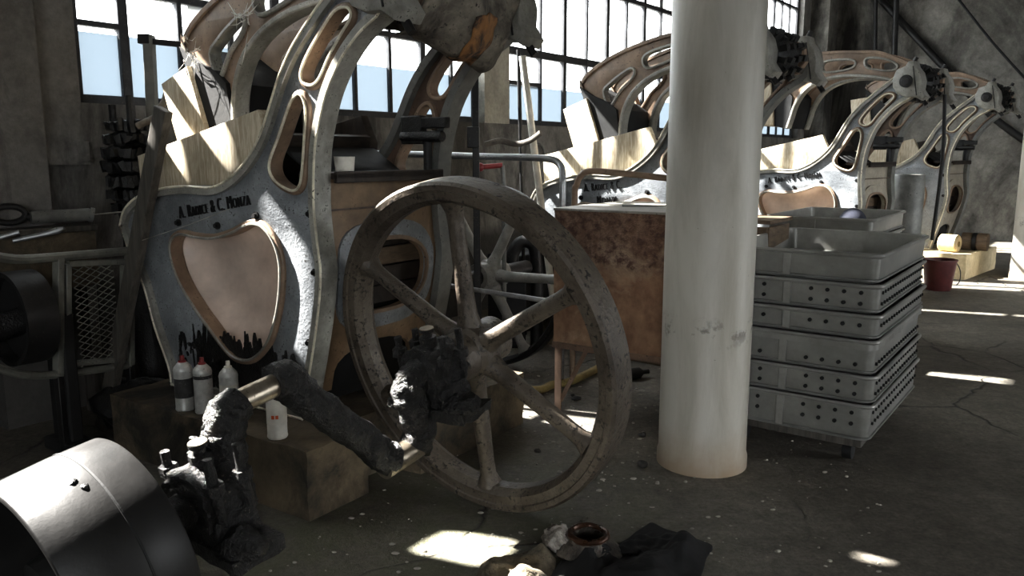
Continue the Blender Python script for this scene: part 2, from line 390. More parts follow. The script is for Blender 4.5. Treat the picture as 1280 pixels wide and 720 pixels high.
def text_mesh(txt, size, depth, xs=.7, name='lettering'):
    cu = bpy.data.curves.new(name, 'FONT'); cu.body = txt; cu.size = size; cu.extrude = depth; cu.space_character = 1.2; cu.offset = -size*.02
    cu.small_caps_scale = .78
    for ch in cu.body_format: ch.use_small_caps = True
    o = bpy.data.objects.new(name, cu); COL.objects.link(o)
    dg = bpy.context.evaluated_depsgraph_get(); me = bpy.data.meshes.new_from_object(o.evaluated_get(dg))
    bpy.data.objects.remove(o)
    for v in me.vertices: v.co = V(v.co.x*xs, -v.co.z, v.co.y)
    return me
def xform(me, mat):
    me.transform(mat); return me
def join(meshes, name):
    b = bmesh.new()
    for me in meshes: b.from_mesh(me)
    out = bpy.data.meshes.new(name); bmesh.ops.recalc_face_normals(b, faces=b.faces); b.to_mesh(out); b.free(); return out

# ================================================================== camera, light, world
cam = bpy.data.cameras.new('camera'); co = bpy.data.objects.new('camera', cam); COL.objects.link(co)
co.location = (0, 0, H); co.rotation_euler = (R(90)-PITCH, 0, 0); cam.sensor_width = 36; cam.lens = 28.125; cam.clip_start = .05; cam.clip_end = 200
SC.camera = co
w = bpy.data.worlds.new('sky'); SC.world = w; w.use_nodes = True
nt = w.node_tree; bg = nt.nodes['Background']
tcw = nt.nodes.new('ShaderNodeTexCoord'); sp_ = nt.nodes.new('ShaderNodeSeparateXYZ'); rmp = nt.nodes.new('ShaderNodeValToRGB')
nt.links.new(tcw.outputs['Generated'], sp_.inputs[0]); nt.links.new(sp_.outputs[2], rmp.inputs[0]); nt.links.new(rmp.outputs[0], bg.inputs[0])
rmp.color_ramp.elements[0].position = .0; rmp.color_ramp.elements[0].color = (.30, .33, .36, 1)
rmp.color_ramp.elements[1].position = .12; rmp.color_ramp.elements[1].color = (.95, .98, 1., 1)
bg.inputs[1].default_value = 6.0
sun = bpy.data.lights.new('sun', 'SUN'); so = bpy.data.objects.new('sun', sun); COL.objects.link(so)
sun.energy = 40; sun.angle = R(.6); sun.color = (1., .97, .92)
az, el = R(-20), R(44)
so.rotation_euler = V(math.cos(az)*math.cos(el), math.sin(az)*math.cos(el), -math.sin(el)).to_track_quat('-Z', 'Y').to_euler()
so.location = (-6, 6, 8)
SC.view_settings.view_transform = 'Standard'; SC.view_settings.look = 'None'; SC.view_settings.gamma = 0.86; SC.view_settings.exposure = 1.05
SC.cycles.use_denoising = True; SC.cycles.max_bounces = 8; SC.cycles.transparent_max_bounces = 12
SC.cycles.sample_clamp_indirect = 8

# ================================================================== room shell
TW = R(37); DW = V(math.sin(TW), math.cos(TW), 0); NW = V(math.cos(TW), -math.sin(TW), 0)   # along the window wall, into the room
WA = V(-1.22, 5.66, 0)
WROT = Matrix.Translation(WA) @ Matrix.Rotation(R(90)-TW, 4, 'Z')      # local x = along wall, local -y = into the room
def wallbox(g, t0, t1, z0, z1, d0, d1):          # d: distance into the room (positive)
    return g.box(((t0+t1)/2, -(d0+d1)/2, (z0+z1)/2), (t1-t0, abs(d1-d0), z1-z0))
CEIL = 4.7; T_END = 11.0; T_BACK = -9.5
g = MB()
g.box((3, 5, -.1), (34, 36, .2)); struct('floor', g, M['floor'])
SILL = 1.62; WTOP = 4.3
g = MB()
wallbox(g, T_BACK, T_END, 0, SILL, -.3, 0)
wallbox(g, T_BACK, T_END, WTOP, CEIL, -.3, 0)
wallbox(g, T_BACK, -1.72, SILL, 2.15, -.3, 0)
wallbox(g, T_BACK, -4.9, 2.15, WTOP, -.3, 0)
wallbox(g, -1.86, -1.72, 2.15, WTOP, -.3, 0)
wallbox(g, 9.95, T_END, SILL, WTOP, -.3, 0)
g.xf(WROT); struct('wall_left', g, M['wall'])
g = MB()
wallbox(g, 1.64, 1.99, SILL, WTOP, -.3, .0); wallbox(g, 7.9, 8.15, SILL, WTOP, -.3, 0)
g.xf(WROT); struct('trim_1', g, M['pier'])
g = MB(); wallbox(g, -2.25, -1.95, 0, 2.13, 0, .09); wallbox(g, -2.9, -1.72, SILL-.32, SILL-.2, 0, .05); g.xf(WROT); struct('trim_2', g, M['wall'])
g = MB(); wallbox(g, 10.3, 10.75, 0, CEIL, 0, .3); g.xf(WROT); struct('trim_3', g, M['wall_end'])
# end wall, across the far end
g = MB(); g.box((T_END+.15, -7.5, CEIL/2), (.3, 15.6, CEIL))
for k, x in enumerate((-3.55, -4.1)): g.box((T_END-.04, x, CEIL/2), (.1, .22, CEIL))
g.xf(WROT); struct('wall_back', g, M['wall_end'])
g = MB(); g.box((.75, -7.5, CEIL+.1), (21.5, 16, .2)); g.xf(WROT); struct('ceiling', g, M['ceiling'])
# right wall, out of the frame, with a wide doorway at the far end
g = MB()
for a, b, z0, z1 in ((-9.5, -8.5, 0, CEIL), (-8.5, -6.5, 3., CEIL), (-6.5, 1.5, 0, CEIL), (1.5, 5.2, 3.2, CEIL), (5.2, 7.2, 0, CEIL), (7.2, 10.2, 3.0, CEIL), (10.2, 11., 0, CEIL)):
    wallbox(g, a, b, z0, z1, 10.2, 10.5)
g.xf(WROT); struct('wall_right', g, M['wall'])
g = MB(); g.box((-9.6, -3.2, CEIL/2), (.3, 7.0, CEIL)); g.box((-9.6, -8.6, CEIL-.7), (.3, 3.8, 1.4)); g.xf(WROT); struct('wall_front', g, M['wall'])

def strips(t0, t1, z0, z1, clear):  # clouded glazing band, clear gaps placed to steer where the sun lands
    out = []; a = t0
    for c0, c1 in clear:
        out += [(a, c0, z0, z1, 'glass_high'), (c0, c1, z0, z1, 'glass')]; a = c1
    return out+[(a, t1, z0, z1, 'glass_high')]
def window(name, t0, t1, mull, thick, trans, panes_low, SILL=SILL):
    g = MB()
    y = .12
    for t in (t0, t1): g.box((t, y, (SILL+WTOP)/2), (.06, .07, WTOP-SILL))
    for z in (SILL+.02, WTOP-.02): g.box(((t0+t1)/2, y, z), (t1-t0, .07, .06))
    for t in mull: g.box((t, y, (SILL+WTOP)/2), (.055 if t in thick else .03, .06, WTOP-SILL))
    for z, hh in trans: g.box(((t0+t1)/2, y, z), (t1-t0, .055, hh))
    if name == 'window_1': g.box((-1.55, y, 2.045), (.28, .05, .03))
    if name == 'window_2': g.box((2.25, y, 2.0), (.7, .05, .035))
    g.xf(WROT)
    o = obj(name, g, M['frame'], bevel=.004, seg=1); o['kind'] = 'structure'
    for k, (a, b, z0, z1, mm) in enumerate(panes_low):
        g = MB(); g.box(((a+b)/2, y, (z0+z1)/2), (b-a, .004, z1-z0)); g.xf(WROT); obj('glazing', g, M[mm], o)
    return o
m1 = [-1.41, -1.07, -.73, -.39, -.05, .28, .63, .99, 1.33]
window('window_1', -1.69, 1.63, m1, (-1.41, -.39, .99), [(2.24, .04), (2.62, .05), (3.5, .04)], [(-1.69, 1.63, SILL, 2.0, 'glass_low'), (-1.69, -1.0, 2.0, 2.62, 'glass'), (-1.0, .3, 2.0, 2.62, 'glass_high'), (.3, 1.63, 2.0, 2.62, 'glass'), (-1.69, .1, 2.62, 3.15, 'glass_high'), (.1, 1.45, 2.62, 3.15, 'glass'), (1.45, 1.63, 2.62, 3.15, 'glass_high')]+strips(-1.69, 1.63, 3.15, WTOP, [(-1.5, -1.4), (-.8, -.66), (-.34, -.2), (.42, .58), (1.16, 1.32)]))
m2 = [2.2+.41*k for k in range(1, 14)]
window('window_2', 2.02, 7.87, m2, tuple(m2[1::2]), [(2.28, .07), (3.02, .05), (3.9, .04)], [(2.02, 7.87, SILL, 1.98, 'glass_low'), (2.02, 7.87, 1.98, 3.02, 'glass')]+strips(2.02, 7.87, 3.02, WTOP, [(2.9, 3.55), (4.35, 4.95), (5.22, 5.5)]))
m3 = [8.5, 8.85, 9.2, 9.55]
window('window_3', 8.18, 9.92, m3, (8.85,), [(2.28, .07), (3.02, .05), (3.7, .04)], [(8.18, 9.92, SILL, 2.28, 'glass_low'), (8.18, 9.92, 2.28, WTOP, 'glass')])

window('window_4', -4.9, -1.87, [-2.53, -3.2, -4.3], (), [(3.02, .03)], [], 2.15)

# out-of-view window: clouded sheet with holes added to aim the sun patches
SUN_HOLES = [(-2.37, -2.295, 2.42, 3.0), (-2.18, -2.12, 2.19, 2.30), (-2.25, -2.2, 2.5, 2.63), (-2.185, -1.92, 2.66, 2.93), (-2.08, -1.93, 2.2, 2.56), (-2.78, -2.54, 2.68, 2.98), (-2.95, -2.74, 3.02, 3.34),
         (-3.56, -3.26, 3.04, 3.4), (-4.14, -3.62, 3.22, 3.64), (-2.52, -2.3, 3.5, 3.9), (-2.27, -2.2, 3.95, 4.05)]
w4 = [o for o in COL.objects if o.name == 'window_4'][0]
def hole_shape(a, b, z0, z1, k):
    rnd = random.Random(k); out = []
    for q in range(12):
        an = 2*PI*q/12; c, s_ = math.cos(an), math.sin(an); f = rnd.uniform(.85, 1.0)
        out.append(((a+b)/2+(b-a)/2*math.copysign(abs(c)**.5, c)*f, (z0+z1)/2+(z1-z0)/2*math.copysign(abs(s_)**.5, s_)*f))
    return out
gm = flat([(-4.9, 2.15), (-1.87, 2.15), (-1.87, WTOP), (-4.9, WTOP)], [hole_shape(*h, k) for k, h in enumerate(SUN_HOLES)], .118, .122, 'glazing')
gm.transform(WROT); obj('glazing', gm, M['glass_high'], w4)

# columns
def column(name, x, y):
    g = MB(); g.lathe([(0, 0), (.196, 0), (.196, .05), (.190, .07), (.190, CEIL), (0, CEIL)], (0, 0, 0), n=64)
    o = obj(name, g, M['column'], loc=(x, y, 0)); o['kind'] = 'structure'; return o
column('column', .845, 3.40); column('column.001', 5.70, 8.72)

# ================================================================== the fulling machines
def hoff(p): return [(x, z+HUBZ) for x, z in p]
SADDLE = [(-1.69, -.95), (-1.64, -.87), (-1.52, -.805), (-1.33, -.765), (-1.146, -.75), (-.977, -.752), (-.849, -.715), (-.722, -.634), (-.63, -.538), (-.565, -.43), (-.50, -.315), (-.421, -.212), (-.31, -.11), (-.21, -.03), (-.12, .04)]
RIGHT = [(.02, -.14), (-.07, -.19), (-.16, -.27), (-.24, -.38), (-.29, -.5), (-.32, -.62), (-.333, -.8), (-.322, -.95), (-.31, -1.06), (-.328, -1.2), (-.37, -1.38), (-.42, -1.56), (-.45, -1.685)]
LEFT = [(-1.36, -1.685), (-1.37, -1.6), (-1.46, -1.42), (-1.53, -1.22), (-1.63, -1.07)]
OUT = hoff(smooth(SADDLE, False, 5)+[(-.06, .09), (.03, .06), (.07, -.02), (.06, -.1)]+smooth(RIGHT, False, 5)+smooth(LEFT, False, 4))
HEART = hoff(smooth([(-1.301, -1.07), (-1.29, -1.0), (-1.22, -.965), (-1.112, -.972), (-.981, -.97), (-.853, -.94), (-.745, -.9), (-.66, -.9), (-.59, -.955), (-.558, -1.03), (-.555, -1.1), (-.571, -1.196), (-.602, -1.29), (-.66, -1.395), (-.76, -1.475), (-.863, -1.49), (-.945, -1.455), (-1.04, -1.38), (-1.147, -1.29), (-1.25, -1.18)], True, 4))
TRI = hoff(smooth([(-.395, -.385), (-.435, -.405), (-.472, -.458), (-.525, -.549), (-.579, -.633), (-.582, -.685), (-.54, -.725), (-.46, -.752), (-.415, -.732), (-.395, -.673), (-.378, -.572), (-.362, -.461), (-.37, -.41)], True, 4))
SLOT = hoff(smooth([(-.125, -.095), (-.186, -.1), (-.256, -.158), (-.333, -.238), (-.378, -.303), (-.37, -.342), (-.325, -.355), (-.28, -.33), (-.225, -.256), (-.155, -.18), (-.108, -.128)], True, 4))
W_ = .785
def rim_of(path, sec, name='rim'):
    g = MB(); g.sweep2(path, sec); return g
def raised(y0, y1, a, b): return [(a, y0), (b, y0), (b, y1), (a, y1)]

def build_machine():
    root = thing('fulling_machine', 'x', 'machine')
    # ---- near cheek
    sp = obj('side_plate', flat(OUT, [HEART, TRI, SLOT], 0, .03, 'side_plate', .004), M['plate'], root)
    g = MB(); g.sweep2(OUT, raised(-.022, .065, -.004, .032)); obj('edge_flange', g, M['flange'], sp, bevel=.008)
    g = MB(); g.tube([(x, -.022, z) for x, z in OUT], .0055, 6, closed=True); obj('worn_highlight_edge', g, M['bead'], sp)  # pale bead paints a highlight along the worn rim corner
    for hl in (TRI, SLOT):
        g = MB(); g.tube([(x, -.018, z) for x, z in hl], .006, 6, closed=True); obj('worn_highlight_edge', g, M['bead'], sp)
    g = MB(); g.tube([(x, -.018, z) for x, z in HEART], .006, 6, closed=True); obj('worn_highlight_edge', g, M['flange'], sp)
    for nm, hl, wd in (('heart_rim', HEART, .02), ('opening_rim', TRI, .018), ('opening_rim', SLOT, .018)):
        g = MB(); g.sweep2(hl, [(.004, -.02), (-wd, -.014), (-wd, .045), (.004, .05)]); obj(nm, g, M['tan'], sp, bevel=.005)
    # dished sheet seen through the heart
    inner = MB(); hc = (-.93, -1.2+HUBZ); ring = HEART; m = len(ring)
    vs = []; fs = []
    for k, (s_, d_) in enumerate(((1.03, .05), (.96, .085), (.8, .115), (.5, .13), (.2, .135))):
        for x, z in ring: vs.append((hc[0]+(x-hc[0])*s_, d_, hc[1]+(z-hc[1])*s_))
    for k in range(4):
        for i in range(m): fs.append((k*m+i, k*m+(i+1) % m, (k+1)*m+(i+1) % m, (k+1)*m+i))
    fs.append(tuple(4*m+i for i in range(m))); inner.add(vs, fs); obj('heart_panel', inner, M['cream'], root, sharp=60)
    # bolts on the right hand edge and by the heart
    for u, v in ((-.375, -.84), (-.36, -1.07), (-.41, -1.36), (-1.24, -.915), (-.70, -.86), (-.96, -.915), (-.62, -1.52), (-1.0, -1.53)):
        g = MB(); g.cyl((u, -.02, HUBZ+v), (u, .0, HUBZ+v), .010, 8); g.cyl((u, -.009, HUBZ+v), (u, .0, HUBZ+v), .016, 12); obj('bolt', g, M['dark_iron'], sp)
    # hub clamp
    def clamp(y, parent):
        c = [(-.115, .03), (-.09, .1), (-.02, .125), (.0, .165), (.045, .165), (.06, .12), (.1, .07), (.12, 0), (.115, -.07), (.155, -.13), (.13, -.165), (.07, -.13), (0, -.13), (-.07, -.1), (-.11, -.04)]
        me = flat(hoff(c), [], y-.06, y+.09, 'hub_clamp', .012); o = obj('hub_clamp', me, M['flange'], parent)
        g = MB(); g.cyl((.0, y-.085, HUBZ), (0, y-.05, HUBZ), .052, 24); g.cyl((0, y-.095, HUBZ), (0, y-.06, HUBZ), .035, 24); obj('shaft_end', g, M['dark_iron'], o, bevel=.006)
        for p, q in (((.02, .15), (.045, .2)), ((.115, -.15), (.15, -.2))):
            g = MB(); g.cyl((p[0], y+.015, HUBZ+p[1]), (q[0], y+.015, HUBZ+q[1]), .017, 8); obj('clamp_bolt', g, M['dark_iron'], o)
        g = MB(); g.bar((.045, y-.064, HUBZ+.12), (.09, y-.064, HUBZ-.12), .006, .006); obj('clamp_seam', g, M['dark_iron'], o)
        return o
    clamp(0, root)
    # ---- far cheek (same casting)
    fp = obj('side_plate', flat(OUT, [TRI, SLOT], W_-.03, W_, 'far_side_plate', .004), M['tan_dark'], root); fp['label'] = 'brown inner face of the far cheek'
    g = MB(); g.sweep2(OUT, raised(W_-.065, W_+.03, -.004, .034)); obj('edge_flange', g, M['gun'], fp, bevel=.008)
    for hl in (TRI, SLOT):
        g = MB(); g.sweep2(hl, [(.004, W_-.05), (-.016, W_-.05), (-.016, W_+.014), (.004, W_+.014)]); obj('opening_rim', g, M['tan'], fp, bevel=.005)
    clamp(W_, root)
    # ---- shaft
    g = MB(); g.cyl((0, -.02, HUBZ), (0, W_+.02, HUBZ), .045, 24); obj('shaft', g, M['dark_iron'], root)
    # ---- wooden trough boards
    lower = hoff([(-1.643, -.618), (-.746, -.428), (-.681, -.56)]+smooth([(-.72, -.66), (-.85, -.745), (-.977, -.785), (-1.146, -.785), (-1.33, -.8), (-1.52, -.84), (-1.62, -.89)], False, 3))
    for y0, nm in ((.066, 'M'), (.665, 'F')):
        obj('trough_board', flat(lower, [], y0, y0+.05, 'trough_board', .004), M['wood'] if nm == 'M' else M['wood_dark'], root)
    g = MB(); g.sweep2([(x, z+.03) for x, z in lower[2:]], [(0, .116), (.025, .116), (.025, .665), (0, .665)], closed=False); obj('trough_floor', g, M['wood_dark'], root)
    # ---- hammer: wooden head and two slotted arms turning on the shaft (origin at the hub)
    head = [(-1.509, -.284), (-1.302, -.213), (-1.2, -.482), (-1.165, -.6), (-1.38, -.64), (-1.42, -.53)]
    hm = obj('hammer_head', flat(head, [], .13, .645, 'hammer_head', .006), M['wood'], root, loc=(0, 0, HUBZ))
    outer = smooth([(0, .13), (-.142, .168), (-.28, .2), (-.41, .215), (-.557, .195), (-.75, .168), (-.95, .125), (-1.12, .07), (-1.25, .01), (-1.34, -.05), (-1.385, -.11)], False, 4)+[(-1.345, -.207), (-1.27, -.47), (-1.235, -.6)]
    inner_ = smooth([(-1.04, -.6), (-1.03, -.5), (-1.025, -.40), (-1.0, -.3), (-.945, -.2), (-.85, -.12), (-.72, -.06), (-.55, -.02), (-.29, .0), (-.12, -.03), (-.04, -.1)], False, 4)
    arm = outer+inner_+[(.05, -.09), (.1, -.02), (.08, .08)]
    s1 = smooth([(-1.175, -.165), (-1.12, -.115), (-1.05, -.07), (-.955, -.025), (-.93, -.055), (-.96, -.1), (-1.04, -.165), (-1.11, -.26), (-1.14, -.255)], True, 3)
    s2 = smooth([(-.86, .025), (-.83, .062), (-.75, .085), (-.64, .105), (-.575, .1), (-.565, .07), (-.6, .035), (-.73, -.01), (-.83, -.025)], True, 3)
    s3 = smooth([(-.48, .125), (-.44, .148), (-.36, .155), (-.26, .145), (-.2, .12), (-.2, .09), (-.26, .07), (-.36, .065), (-.45, .07)], True, 3)
    g = MB(); me = flat([(-1.385, -.12), (-1.345, -.2), (-1.27, -.47), (-1.235, -.6), (-1.05, -.6), (-1.04, -.42), (-1.06, -.3), (-1.13, -.245), (-1.25, -.2)], [], .155, .61, 'hammer_shade'); obj('hammer_shade', me, M['drum_in'], root, loc=(0, 0, HUBZ))  # near-black block paints in the shade beside the hammer head
    for y0 in (.165, .575):
        a = obj('hammer_arm', flat(arm, [s1, s2, s3], y0+.012, y0+.042, 'hammer_arm', .004), M['tan'], root, loc=(0, 0, HUBZ))
        g = MB(); g.sweep2(arm, raised(y0, y0+.055, -.004, .022)); obj('arm_flange', g, M['tan'], a, bevel=.006)
        g = MB(); g.sweep2(inner_, [(-.012, y0-.012), (.014, y0-.012), (.014, y0+.075), (-.012, y0+.075)], closed=False); obj('inner_flange', g, M['flange'], a, bevel=.006)
        for s_ in (s1, s2, s3):
            g = MB(); g.sweep2(s_, [(.004, y0-.003), (-.014, y0), (-.014, y0+.055), (.004, y0+.058)]); obj('slot_rim', g, M['flange'] if y0 < .3 else M['tan'], a, bevel=.004)
    # ---- front panel, bent to the cheeks' outline, with an oval window and an arched foot opening
    def bend(me, off):
        b = bmesh.new(); b.from_mesh(me)
        for k in range(1, 22):
            z = HUBZ-1.69+k*.045
            bmesh.ops.bisect_plane(b, geom=b.verts[:]+b.edges[:]+b.faces[:], plane_co=(0, 0, z), plane_no=(0, 0, 1))
        cur = [(x, z+HUBZ) for x, z in smooth(RIGHT, False, 6)]
        def xat(z):
            for (xa, za), (xb, zb) in zip(cur, cur[1:]):
                if zb <= z <= za: return xa+(xb-xa)*(za-z)/max(za-zb, 1e-6)
            return cur[-1][0]
        # before bending: mesh x = across machine (y), mesh y = thickness
        for v in b.verts:
            x, y, z = v.co; v.co = V(xat(z)-off+y, x, z)
        bmesh.ops.recalc_face_normals(b, faces=b.faces); b.to_mesh(me); b.free(); return me
    def oval(cx, cz, a, b_, n=28, p=2.6):
        out = []
        for k in range(n):
            t = 2*PI*k/n; c, s_ = math.cos(t), math.sin(t)
            out.append((cx+a*math.copysign(abs(c)**(2/p), c), cz+b_*math.copysign(abs(s_)**(2/p), s_)))
        return out
    ov = oval(.40, HUBZ-1.125, .245, .155)
    arch = [(.16, HUBZ-1.69), (.16, HUBZ-1.52)]+[(.4-.24*math.cos(PI*k/10), HUBZ-1.52+.1*math.sin(PI*k/10)) for k in range(1, 10)]+[(.64, HUBZ-1.52), (.64, HUBZ-1.69)]
    edge = [(.735, HUBZ-1.69), (.735, HUBZ-.70), (.05, HUBZ-.70), (.05, HUBZ-1.69)]+arch
    fp_ = obj('front_panel', bend(flat(edge, [ov], -.012, .012, 'front_panel'), .05), M['ochre'], root)
    g2 = flat(oval(.40, HUBZ-1.125, .30, .235, p=3.2), [ov], .010, .024, 'oval_surround'); obj('oval_surround', bend(g2, .05), M['plate'], fp_)
    gr = MB(); gr.sweep2([(x, z) for x, z in ov], [(.004, .02), (-.014, .022), (-.014, .03), (.004, .034)]); obj('oval_rim', bend(gr.mesh('oval_rim'), .05), M['tan'], fp_)
    g = MB(); g.bar((-.345, .06, HUBZ-.83), (-.345, .725, HUBZ-.83), .006, .008); obj('panel_seam', g, M['tan_dark'], fp_)
    for k in range(4):
        g = MB(); g.box((-.455, .40, HUBZ-.975-.085*k), (.025, .66, .078)); obj('inner_slat', g, M['wood_dark'] if k != 1 else M['crate'], fp_, bevel=.003)
    g = MB(); g.box((-.40, .393, HUBZ-.695), (.22, .66, .025)); g.box((-.30, .393, HUBZ-.70), (.02, .66, .045)); obj('ledge', g, M['wood_dark'], root, bevel=.004)
    # cross bracket of the take-up under the arms
    g = MB(); g.box((-.44, W_-.09, HUBZ-.50), (.12, .05, .13)); g.box((-.36, W_-.09, HUBZ-.47), (.24, .04, .05)); g.cyl((-.5, W_-.1, HUBZ-.53), (-.26, W_-.1, HUBZ-.53), .026, 12)
    g.lump(.004, 14, 3); obj('tension_bracket', g, M['oil'], root, bevel=.006)
    g = MB(); g.cyl((-.36, W_-.09, HUBZ-.52), (-.36, W_-.09, HUBZ-.70), .02, 12); obj('bracket_post', g, M['dark_iron'], root)
    # inner belly sheet closing the trough at the front
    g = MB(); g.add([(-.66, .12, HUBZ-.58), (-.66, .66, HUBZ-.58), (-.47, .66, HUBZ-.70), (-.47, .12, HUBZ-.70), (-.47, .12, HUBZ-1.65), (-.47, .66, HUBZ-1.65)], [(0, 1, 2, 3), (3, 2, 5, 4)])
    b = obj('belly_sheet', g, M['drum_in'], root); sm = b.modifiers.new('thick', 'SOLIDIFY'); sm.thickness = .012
    # left end board
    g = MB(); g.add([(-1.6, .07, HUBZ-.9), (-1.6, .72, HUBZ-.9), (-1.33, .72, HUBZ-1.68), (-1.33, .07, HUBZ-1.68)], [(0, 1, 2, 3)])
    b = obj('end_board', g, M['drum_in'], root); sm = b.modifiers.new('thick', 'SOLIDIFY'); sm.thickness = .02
    return root, sp

def tar_stain(sp):
    """runs of black oil under the heart"""
    rnd = random.Random(4); meshes = []
    for k in range(380):
        u = rnd.gauss(-.84, .22)
        if not -1.3 < u < -.45: continue
        near = max(.25, 1-abs(u+.84)*1.6); c = -1.525+rnd.gauss(0, .06)
        ln = rnd.uniform(.03, .17)*near; wd = rnd.uniform(.004, .02)*(.5+.5*near); sk = rnd.uniform(-.004, .004)
        top = min(c+ln*rnd.uniform(.3, .6), -1.36); bot = max(c-ln, -1.675); mid = (top+bot)/2
        pts = []
        for q in range(14):
            a = 2*PI*q/14; tz = math.sin(a); pts.append((u+wd*math.cos(a)*(1+.5*tz*.6)*rnd.uniform(.8, 1.2)+sk*tz, mid+(top-bot)/2*tz*(abs(tz)**.3)))
        meshes.append((pts, -.0025-rnd.random()*.004))
    g = MB()
    for pts, y in meshes:
        n = len(pts); g.add([(x, y, z+HUBZ) for x, z in pts]+[(x, .001, z+HUBZ) for x, z in pts], [tuple(range(n))]+[(i, (i+1) % n, n+(i+1) % n, n+i) for i in range(n)])
    o = obj('oil_runs', g, M['oil'], sp); return o
def lettering(lines, sp, size=.082, xs=.62):
    ms = []
    for i, (txt, u, v, rot, wd) in enumerate(lines):
        me = text_mesh(txt, size, .006, 1.); xsz = max(p.co.x for p in me.vertices)
        me.transform(Matrix.Scale(wd/xsz, 4, (1, 0, 0)))
        me.transform(Matrix.Translation((u, -.004, v+HUBZ)) @ Matrix.Rotation(-rot, 4, 'Y')); obj('lettering', me, M['dark_iron'], sp)

O = {1: V(-.4745, 2.92, 0), 2: V(1.445, 4.957, 0), 3: V(3.37, 6.99, 0), 4: V(5.16, 8.89, 0)}
MG = 'cast iron fulling machines standing in a row'
ma, plate1 = build_machine()
def sib(root, name): return [c for c in kids(root) if c.name.split('.')[0] == name]
TH2, TH4 = R(40), R(44)
mb = dup(ma, O[2], -TH2, 'fulling machine partly hidden by the cream column, second of the row', MG)
mc = dup(ma, O[3], -TH4, 'grey fulling machine behind the low stack of trays, third of the row', MG)
md = dup(ma, O[4], -TH4, 'grey fulling machine farthest away, beside the red bucket and grey barrel', MG)
ma.location = O[1]; ma.rotation_euler = (0, 0, -TH); ma['group'] = MG
ma['label'] = 'nearest fulling machine with heart-shaped opening and oil runs, behind the spoked flywheel'
def near_plate(root): return [c for c in sib(root, 'side_plate') if 'label' not in c.keys()][0]
ONE = [('A. RADICE & C. MONZA', -1.215, -.888, R(4.5), .50)]
ONE = [('A. Radice & C. Monza', -1.225, -.897, R(9), .50)]
lettering(ONE, near_plate(ma)); tar_stain(near_plate(ma))
lettering([('A. Radice & C.', -1.21, -.872, R(6), .31), ('Monza', -1.10, -.955, R(6), .17)], near_plate(mb))
lettering([('A. Radice & C. Monza', -1.22, -.885, R(8), .52)], near_plate(mc))
for r_ in (mc, md):                               # raised hammers
    for c in kids(r_):
        if c.name.split('.')[0] in ('hammer_arm', 'hammer_head', 'hammer_shade'): c.rotation_euler = (0, R(12.5), 0)
for r_ in (mb, mc, md):                           # toothed, grease-caked hub between the cheeks
    rnd = random.Random(int(r_.location.y*10)); g = MB()
    g.lathe([(0, .10), (.1, .10), (.12, .13), (.13, .3), (.12, .45), (.09, .5), (0, .5)], (0, 0, HUBZ), (0, 1, 0), 28)
    for k in range(12):
        for y in (.14, .24, .34, .44):
            a = 2*PI*k/12+y; c_ = V(math.cos(a)*.135, y, HUBZ+math.sin(a)*.135); g.box(c_, (.05, .05, .034), Matrix.Rotation(-a, 3, 'Y'))
    g.lump(.012, 16, rnd.random()*9); obj('ratchet_hub', g, M['oil'], r_)

for r_ in (mc, md):
    for c in kids(r_):
        if c.name.split('.')[0] == 'front_panel':
            for q in [c]+kids(c):
                if q.name.split('.')[0] in ('front_panel', 'oval_surround'): q.material_slots[0].link = 'OBJECT'; q.material_slots[0].material = M['pale_paint']
# plinths
def plinth(name, o, label, m, u0=-1.48, u1=-.115, w0=-.255, w1=1.12, notch=False, th=None):
    if notch: fp = [(u0, w0), (-.165, w0), (-.165, .06), (-.29, .07), (-.29, .30), (u1, .32), (u1, w1), (u0, w1)]
    else: fp = [(u0, w0), (u1, w0), (u1, w1), (u0, w1)]
    me = flat(fp, [], 0, .27, name); b = bmesh.new(); b.from_mesh(me)
    for v in b.verts: v.co = V(v.co.x, v.co.z, v.co.y)
    for ax_, lo, hi in ((0, u0, u1), (1, w0, w1), (2, 0, .27)):
        n = max(2, int((hi-lo)/.04))
        for k in range(1, n):
            no = [0, 0, 0]; no[ax_] = 1; c = [0, 0, 0]; c[ax_] = lo+(hi-lo)*k/n
            bmesh.ops.bisect_plane(b, geom=b.verts[:]+b.edges[:]+b.faces[:], plane_co=c, plane_no=no)
    for v in b.verts:
        if v.co.z > .02: v.co += mnoise.noise_vector(v.co*6)*.008+mnoise.noise_vector(v.co*22)*.005
    bmesh.ops.recalc_face_normals(b, faces=b.faces); b.to_mesh(me); b.free()
    ob = obj(name, me, m, sharp=50); ob.location = o; ob.rotation_euler = (0, 0, -(th or TH))
    return tag(ob, label, 'plinth', 'masonry plinths under the machines')
plinth('masonry_plinth', O[1], 'brown stained masonry plinth under the nearest machine', M['plinth'], notch=True)
plinth('masonry_plinth', O[2], 'masonry plinth under the second machine, behind the rusty tank', M['plinth'], th=TH2, u1=-.3, w1=.85)
plinth('masonry_plinth', O[3], 'masonry plinth under the third machine, behind the trays', M['plinth_yellow'], th=TH4)
plinth('masonry_plinth', O[4], 'cream yellow plinth under the farthest machine, behind the red bucket', M['plinth_yellow'], u1=.02, w0=-.33, w1=.9, th=TH4)

